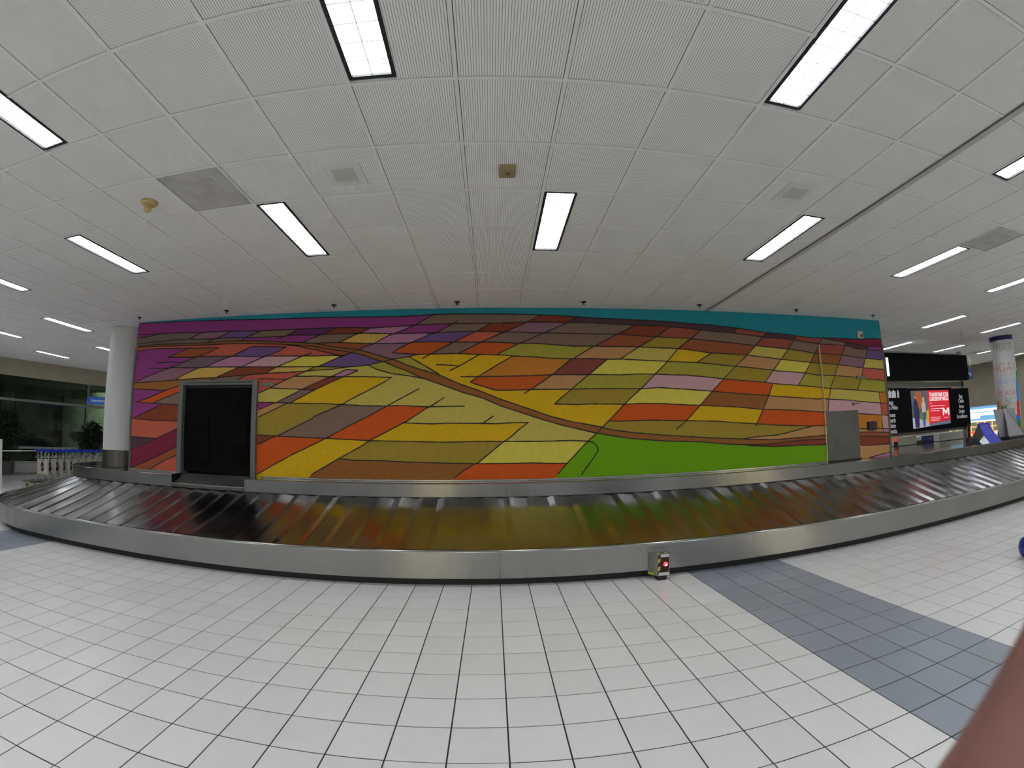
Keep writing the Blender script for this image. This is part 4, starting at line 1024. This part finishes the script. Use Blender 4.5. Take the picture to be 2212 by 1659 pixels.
# lettered pillar
pil = thing('lettered_pillar', (12.85, 6.95, DECK), 'round white pillar wrapped with coloured city names and blocks, blue band on top', 'column')
PR = 0.315
smooth_angle(MB().lathe([(0, 0.16), (PR, 0.16), (PR, CEIL-DECK-0.10), (0, CEIL-DECK-0.10)], n=40).build('shaft', material('pillar wrap', (0.62, 0.62, 0.62, 1), 0.45), pil))
smooth_angle(MB().lathe([(0, CEIL-DECK-0.11), (PR+.004, CEIL-DECK-0.11), (PR+.004, CEIL-DECK-0.002), (0, CEIL-DECK-0.002)], n=40).build('top_band', material('navy band', (0.015, 0.02, 0.10, 1), 0.5), pil))
smooth_angle(MB().lathe([(0, 0.002), (PR+.03, 0.002), (PR+.03, 0.15), (PR+.005, 0.165), (0, 0.165)], n=40).build('base_collar', material('dark base', (0.08, 0.085, 0.08, 1), 0.45, 0.5), pil))
face_a = math.atan2(-6.95, -12.85)             # the side turned to the camera
def wraptext(body, z, size, mt, shift=0.0, sx=0.8):
    o = text('city_lettering', body, size, mt, pil, (0, 0, 0), rot=(0, 0, 0), sx=1.0, depth=0.0)
    me = o.data
    for v in me.vertices:
        a = face_a + (v.co.x*sx+shift)/PR
        v.co = Vector(((PR+0.002)*math.cos(a), (PR+0.002)*math.sin(a), z-DECK+v.co.y))
    return o
def pm_(n, c): return material('pillar print '+n, srgb(*c, k=1.7), 0.5)
pg, pr_, pb, pt, ps = pm_('green', (120, 138, 110)), pm_('red', (165, 110, 100)), pm_('blue', (130, 145, 180)), pm_('tan', (165, 150, 120)), pm_('grey', (140, 148, 140))
for body, z, size, mt, sh in (('MBUS', 3.23, .29, pg, 0.02), ('HGAT', 2.72, .33, pr_, 0.0), ('FOR TH', 2.55, .13, ps, 0.06), ('NNATI', 2.38, .22, pb, 0.0), ('RY ANH', 2.08, .21, pr_, -0.01), ('SC', 1.87, .27, pg, 0.06)):
    wraptext(body, z, size, mt, sh)
def patch(a0, a1, z0, z1, mt, slant=0.0, nm='colour_block'):
    """curved colour block on the pillar; angles in degrees from the side facing the camera, positive to the right"""
    mb = MB(); n = 6; vs = []; R_ = PR+0.003
    for i in range(n+1):
        for z, s in ((z0, 0), (z1, slant)):
            a = face_a+math.radians(a0+(a1-a0)*i/n+s); vs.append((R_*math.cos(a), R_*math.sin(a), z-DECK))
    for i in range(n): mb.add([vs[2*i], vs[2*i+2], vs[2*i+3], vs[2*i+1]], [(0, 1, 2, 3)])
    return mb.build(nm, mt, pil)
B_, R2, G2, O2 = pm_('block blue', (20, 110, 190)), pm_('block red', (175, 30, 30)), pm_('block green', (20, 110, 40)), pm_('block orange', (190, 125, 45))
patch(48, 70, 1.86, 2.36, B_, 6); patch(60, 78, 2.36, 2.62, G2, 5); patch(42, 66, 1.50, 1.86, R2, 3); patch(20, 66, 1.30, 1.52, B_); patch(40, 72, 1.14, 1.42, G2, -6); patch(66, 84, 1.14, 1.5, O2); patch(40, 70, 1.13, 1.22, R2)
patch(-66, -52, 1.5, 1.92, pm_('block steel blue', (70, 100, 150))); patch(-52, -36, 1.55, 1.92, O2); patch(-40, -14, 1.40, 1.78, G2, 4); patch(-70, -50, 1.25, 1.5, B_); patch(-30, -5, 1.25, 1.42, R2); patch(-90, -70, 2.70, 2.98, pm_('picture', (110, 45, 35)))
patch(-4, 22, 1.18, 1.42, B_)

# ------------------------------------------------------------------ far right: backlit advert on the wall, counter under it, blue direction sign
t = thing('backlit_poster', (18.45, 11.2, 0.3), 'backlit blue and white poster showing a building on the far right wall', 'poster')
X_ = 18.46
def pbox(n, y0, y1, z0, z1, mt, lvl): return MB().box(X_-0.02-0.002*lvl, X_-0.019, y0, y1, z0, z1).build(n, mt, t, world=True)
MB().box(X_-0.02, 18.5, 10.3, 12.9, 0.25, 1.98, ch=0.006).build('light_box', M['alu'], t, world=True)
pbox('sky_print', 10.35, 12.85, 1.40, 1.93, material('poster sky', srgb(120, 180, 225), 0.4, emit=0.75), 1)
pbox('building_print', 10.35, 12.85, 0.30, 1.40, material('poster wall', srgb(235, 190, 130), 0.4, emit=0.8), 1)
wp = material('poster white', (1, 1, 0.97, 1), 0.4, emit=1.1); wg = material('poster glass', srgb(130, 130, 105), 0.4, emit=0.5)
pbox('roof_line', 10.35, 12.85, 1.355, 1.40, wp, 2)
for i in range(7):
    for j in range(2): pbox('window_print', 10.45+i*0.34, 10.72+i*0.34, 1.19-j*0.20, 1.34-j*0.20, wg, 2)
for z, y0, y1 in ((1.78, 10.4, 12.0), (1.64, 10.4, 11.9), (1.52, 11.3, 11.95)):
    pbox('slogan_line', y0, y1, z-0.055, z+0.055, wp, 2)
pbox('white_band', 10.35, 12.85, 0.86, 0.93, wp, 2)
t = thing('service_counter', (15.6, 12.6, 0), 'low grey counter standing behind the island on the right', 'counter')
MB().box(14.6, 16.8, 12.2, 12.8, 0.08, 0.95, ch=0.01).build('front', M['greywall'], t, world=True); MB().box(14.5, 16.9, 12.1, 12.9, 0.95, 1.0, ch=0.005).build('top', M['offwhite'], t, world=True); MB().box(14.65, 16.75, 12.25, 12.75, 0, 0.08).build('plinth', M['black'], t, world=True)
t = thing('direction_sign', (15.05, 9.5, 2.8), 'small blue hanging direction sign right of the flight display', 'sign')
MB().box(14.80, 15.24, 9.48, 9.52, 2.78, 3.10, ch=0.005).build('panel', material('sign blue', (0.02, 0.04, 0.20, 1), 0.4), t, world=True)
for x in (14.86, 15.18): MB().tube([(x, 9.5, 3.10), (x, 9.5, CEIL)], 0.005, 6).build('hanger', M['steel'], t, world=True)
text('lettering', '< k', 0.16, M['letter'], t, (0.0, -0.023, 0.14), sx=0.9, bold=0.004)
# blue bag at the right edge of the view
t = thing('blue_bag', (5.78, 2.70, 0), 'glossy blue barrel bag with white piping at the right edge, on the white tiles', 'bag', rz=-0.3)
MBAG = material('blue vinyl', (0.01, 0.03, 0.33, 1), 0.22)
prof = [(0, -0.30), (0.07, -0.295), (0.115, -0.27), (0.135, -0.22), (0.14, -0.1), (0.14, 0.1), (0.135, 0.22), (0.115, 0.27), (0.07, 0.295), (0, 0.30)]
def lay_x(mb, zc): mb.v = [(z, y, zc-x) for x, y, z in mb.v]; return mb
smooth_angle(lay_x(MB().lathe(prof, n=28), 0.14).build('barrel', MBAG, t), 60)
for s in (-1, 1): lay_x(MB().lathe([(0.118, 0.262), (0.125, 0.266), (0.122, 0.274), (0.115, 0.27)], n=28), 0.14).build('piping', M['white'], t).scale = (s, 1, 1)
MB().tube([(-0.12, 0, 0.275), (-0.1, 0, 0.34), (0, 0, 0.37), (0.1, 0, 0.34), (0.12, 0, 0.275)], 0.012, 8).build('handle', MBAG, t)

# ------------------------------------------------------------------ left background: nested luggage trolleys
M['trolley'] = material('galvanised trolley tube', (0.50, 0.52, 0.50, 1), 0.35, 0.8)
M['grip'] = material('blue grip', (0.008, 0.03, 0.45, 1), 0.35)
M['sign_cream'] = material('cream sign board', (0.62, 0.57, 0.44, 1), 0.5)
M['purple'] = material('purple sign print', (0.05, 0.02, 0.14, 1), 0.5)
def make_trolley(board):
    t = thing('luggage_trolley', (0, 0, 0), 'x', 'trolley', 'nested luggage trolleys by the window')
    for s in (-1, 1):
        MB().tube([(s*.27, 0.02, 0.10), (s*.27, 0.0, 0.5), (s*.27, 0.02, 0.94)], 0.016, 8).build('upright', M['trolley'], t)
        MB().tube([(s*.27, 0.02, 0.13), (s*.25, -.3, 0.15), (s*.20, -.60, 0.17)], 0.017, 8).build('deck_rail', M['black'], t)
        w_ = MB().lathe([(0, -.018), (.05, -.018), (.062, -.008), (.062, .008), (.05, .018), (0, .018)], n=18)
        w_.v = [(s*.30+z, 0.06+x, 0.062+y) for x, y, z in w_.v]; wo = smooth_angle(w_.build('wheel', M['white'], t))
        hb = MB().lathe([(0, -.02), (.018, -.02), (.018, .02), (0, .02)], n=10); hb.v = [(s*.30+z, 0.06+x, 0.062+y) for x, y, z in hb.v]; hb.build('hub', M['black'], wo)
        gp = MB().tube([(s*.15, 0.03, 0.985), (s*.21, 0.02, 0.99), (s*.28, 0.0, 0.99), (s*.33, -.02, 0.98)], [.022, .045, .05, .03], 10)
        smooth_angle(gp.build('grip', M['grip'], t), 70)
    MB().tube([(-.30, 0.02, 0.985), (.30, 0.02, 0.985)], 0.022, 10).build('handle_bar', M['grip'], t)
    MB().tube([(-.27, 0.0, 0.84), (.27, 0.0, 0.84)], 0.010, 8).tube([(-.27, -.10, 0.80), (.27, -.10, 0.80)], 0.008, 8).tube([(-.27, 0.0, 0.84), (-.27, -.10, 0.80)], 0.008, 8).tube([(.27, 0, 0.84), (.27, -.10, 0.80)], 0.008, 8).build('basket_wire', M['trolley'], t)
    sb = MB().box(-.245, .245, -.012, .0, 0.33, 0.75, ch=0.003).build('sign_board', board, t)
    # round purple mark split by a pale wave
    def half(up):
        P_ = []
        for i in range(15):
            a = PI*i/14*(1 if up else -1); P_.append((0.10*math.cos(a), 0.565+0.03*(1 if up else -1)*0.35+0.125*math.sin(a)))
        wv = [(-0.10+0.2*i/8, 0.565+(0.014 if up else -0.014)+0.035*math.sin(-PI+2*PI*i/8)) for i in range(1, 8)]
        return P_ + wv
    for up in (True, False): MB().prism_xz([(x*0.8, z-0.02) for x, z in half(up)], -.0145, -.012).build('mark', M['purple'], sb)
    MB().box(-.09, .09, -.0145, -.012, 0.70, 0.715).build('print_line', M['purple'], sb); MB().box(-.14, .14, -.0145, -.012, 0.352, 0.36).build('print_line', M['purple'], sb)
    for ca, cb, cr in (((-.27, 0.02, 0.13), (.27, 0.02, 0.13), .014), ((-.20, -.60, 0.17), (.20, -.60, 0.17), .016), ((-.23, -.42, 0.16), (.23, -.42, 0.16), .012)):
        MB().tube([ca, cb], cr, 8).build('deck_cross_bar', M['trolley'], t)
    cw = MB().lathe([(0, -.015), (.045, -.015), (.045, .015), (0, .015)], n=14); cw.v = [(z, -.55+x, 0.047+y) for x, y, z in cw.v]; cw.build('front_caster', M['black'], t)
    MB().box(-.05, .05, -.59, -.51, 0.09, 0.165).build('caster_fork', material('lime fork', (0.25, 0.32, 0.08, 1), 0.5), t)
    return t
ords = ['first', 'second', 'third', 'fourth', 'fifth', 'sixth', 'seventh', 'eighth', 'ninth', 'tenth']
tr0 = make_trolley(M['sign_cream'])
for i, w_ in enumerate(ords):
    loc = (-12.70+0.004*i, 9.30+0.265*i, 0)
    lab = 'luggage trolley with blue grips, '+(w_+' from the left in the nested row' if i else 'foremost in the nested row, whole cream sign showing')
    if i == 0: tr0.location = loc; tr0['label'] = lab
    else: copy_tree(tr0, loc, label=lab)

# ------------------------------------------------------------------ barrier rail at the left edge, shrubs, hanging sign
t = thing('barrier_rail', (-12.75, 7.9, 0), 'pale steel barrier post and rail cut by the left edge, leading to the trolleys', 'barrier')
pv = material('pale barrier paint', (0.60, 0.60, 0.58, 1), 0.45)
MB().box(-12.86, -12.76, 7.85, 7.95, 0, 1.27, ch=0.006).build('post', pv, t, world=True)
MB().tube([(-12.80, 7.94, 0.97), (-13.05, 9.50, 0.97)], 0.016, 8).build('rail', pv, t, world=True)
MB().tube([(-13.05, 9.50, 0.97), (-13.05, 9.50, 0.0)], 0.02, 8).build('end_post', pv, t, world=True)
MB().box(-12.92, -12.70, 7.79, 8.01, 0, 0.012).build('foot_plate', pv, t, world=True)

M['leaf'] = material('dark leaf', (0.018, 0.035, 0.014, 1), 0.5, var=0.4, vscale=12)
M['stem'] = material('stem', (0.05, 0.035, 0.02, 1), 0.8)
M['pot'] = material('grey planter', (0.10, 0.10, 0.095, 1), 0.6)
def shrub(s, d, zc, rx, rz, n, label, seed):
    rnd = random.Random(seed); b0 = onwall(s, d, 0)
    t = thing('potted_shrub', b0, label, 'plant', 'shrubs by the window')
    smooth_angle(MB().lathe([(0, 0), (.22, 0), (.28, .42), (.25, .42), (.24, .38), (0, .38)], n=20).build('planter', M['pot'], t))
    MB().tube([(0, 0, .36), (.02, .01, zc*.6), (0, 0, zc)], [.03, .025, .012], 8).tube([(0.02, 0, zc*.6), (rx*.4, .1, zc+.1)], [.018, .008], 6).tube([(0.02, 0, zc*.6), (-rx*.4, -.1, zc+.15)], [.018, .008], 6).build('stem', M['stem'], t)
    mb = MB()
    for i in range(n):
        while True:
            q = Vector((rnd.uniform(-1, 1), rnd.uniform(-1, 1), rnd.uniform(-1, 1)))
            if 0.25 < q.length < 1: break
        k = 1+0.18*math.sin(5*q.x+3*q.z)
        c = Vector((q.x*rx*k, q.y*rx*k, zc+q.z*rz*k)); u = Vector((rnd.gauss(0, 1), rnd.gauss(0, 1), rnd.gauss(-.3, .6))).normalized(); v = u.orthogonal().normalized()
        v = (v*math.cos(i)+u.cross(v)*math.sin(i)); L_ = rnd.uniform(.07, .12); W_ = L_*.42; nn = u.cross(v)*0.015
        mb.add([c, c+u*L_*.5+v*W_+nn, c+u*L_, c+u*L_*.5-v*W_+nn], [(0, 1, 2), (0, 2, 3)])
    mb.build('foliage', M['leaf'], t, kind='stuff')
shrub(6.37, 19.55, 1.35, .52, .60, 1500, 'round dark green shrub by the window beside the white column', 3)
shrub(3.1, 19.6, 1.45, .55, .72, 1400, 'dark green shrub by the window at the left edge', 5)
shrub(4.35, 20.95, 1.0, .6, .38, 900, 'low dark shrub outside the window left of the mullion', 9)
t = thing('hanging_sign', (-12.98, 11.75, 2.49), 'blue hanging sign with white lettering left of the white column', 'sign', rz=math.radians(41))
MB().box(-.42, .42, -.03, .03, 0.0, 0.24, ch=0.006).build('panel', material('sign royal blue', (0.02, 0.09, 0.42, 1), 0.4, emit=0.25), t)
text('lettering', 'International', 0.12, M['letter'], t, (0, -0.034, 0.12), sx=0.95, bold=0.002)
for x in (-.36, .36): MB().tube([(x, 0, 0.24), (x, 0, CEIL-2.49)], 0.006, 6).build('hanger', M['steel'], t)

# ------------------------------------------------------------------ the photographer's hand: one finger reaches in front of the lens
skin = material('skin', (0.30, 0.135, 0.115, 1), 0.55, var=0.10, vscale=60, bump=0.12, bscale=500)
skin.node_tree.nodes['Principled BSDF'].inputs['Subsurface Weight'].default_value = 0.08
skin.node_tree.nodes['Principled BSDF'].inputs['Subsurface Radius'].default_value = (0.01, 0.004, 0.002)
def cs(r, u, f): return CAM_M @ Vector((r, u, -f))      # lens space: right, up, forward, metres
def skin_mesh(name, verts, edges, rads, root):
    me = bpy.data.meshes.new(name); me.from_pydata([tuple(v) for v in verts], edges, [])
    o = bpy.data.objects.new(name, me); col.objects.link(o)
    sk = o.modifiers.new('skin', 'SKIN'); ss = o.modifiers.new('sub', 'SUBSURF'); ss.levels = 2; ss.render_levels = 2
    lay_ = me.skin_vertices[0].data
    for i, r in enumerate(rads): lay_[i].radius = (r, r)
    lay_[root].use_root = True
    dg = bpy.context.evaluated_depsgraph_get(); dg.update()
    nm = bpy.data.meshes.new_from_object(o.evaluated_get(dg)); nm.name = name
    bpy.data.objects.remove(o, do_unlink=True)
    nm.materials.clear(); nm.materials.append(skin); nm.polygons.foreach_set('use_smooth', [True]*len(nm.polygons))
    return nm
# joints in lens space (wrist, palm, then five fingers); the forefinger passes the lower right corner of the view
V = []; Ed = []; Ra = []
def jt(r, u, f, rad, to=None):
    V.append(cs(r, u, f)); Ra.append(rad)
    if to is not None: Ed.append((to, len(V)-1))
    return len(V)-1
wr = jt(0.075, -0.190, -0.070, 0.026)
pa = jt(0.062, -0.150, -0.045, 0.030, wr)
pb_ = jt(0.050, -0.118, -0.028, 0.026, pa)
i1 = jt(0.0190, -0.0830, 0.0075, 0.0115, pb_)      # forefinger knuckle
i2 = jt(0.0370, -0.0500, 0.0142, 0.0100, i1)
i3 = jt(0.0525, -0.0245, 0.0162, 0.0094, i2)
i4 = jt(0.0640, -0.0080, 0.0165, 0.0082, i3)
m1 = jt(0.060, -0.085, -0.020, 0.011, pb_); m2 = jt(0.078, -0.060, -0.012, 0.0095, m1); m3 = jt(0.088, -0.045, -0.010, 0.008, m2)
r1 = jt(0.074, -0.095, -0.035, 0.0105, pb_); r2 = jt(0.092, -0.075, -0.030, 0.009, r1); r3 = jt(0.102, -0.060, -0.030, 0.0078, r2)
l1 = jt(0.082, -0.115, -0.050, 0.0095, pb_); l2 = jt(0.100, -0.100, -0.048, 0.008, l1); l3 = jt(0.110, -0.088, -0.047, 0.007, l2)
t1 = jt(0.020, -0.140, -0.060, 0.012, pa); t2 = jt(-0.008, -0.122, -0.070, 0.0105, t1); t3 = jt(-0.028, -0.104, -0.074, 0.009, t2)
hand_me = skin_mesh('hand', V, Ed, Ra, 0)
hand = bpy.data.objects.new('person_hand', hand_me); col.objects.link(hand)
tag(hand, 'blurred finger of the hand holding the camera in the lower right corner', 'hand')
nail = MB().lathe([(0, 0.0), (0.0045, 0.0), (0.004, 0.001), (0, 0.0012)], n=14)
nm_ = CAM_M.to_3x3()
pos = cs(0.0715, -0.0070, 0.0165); nail.v = [tuple(pos + nm_ @ Vector((z, x*0.8, y*1.2))) for x, y, z in nail.v]
nail.build('fingernail', material('nail', (0.62, 0.38, 0.33, 1), 0.3), hand)
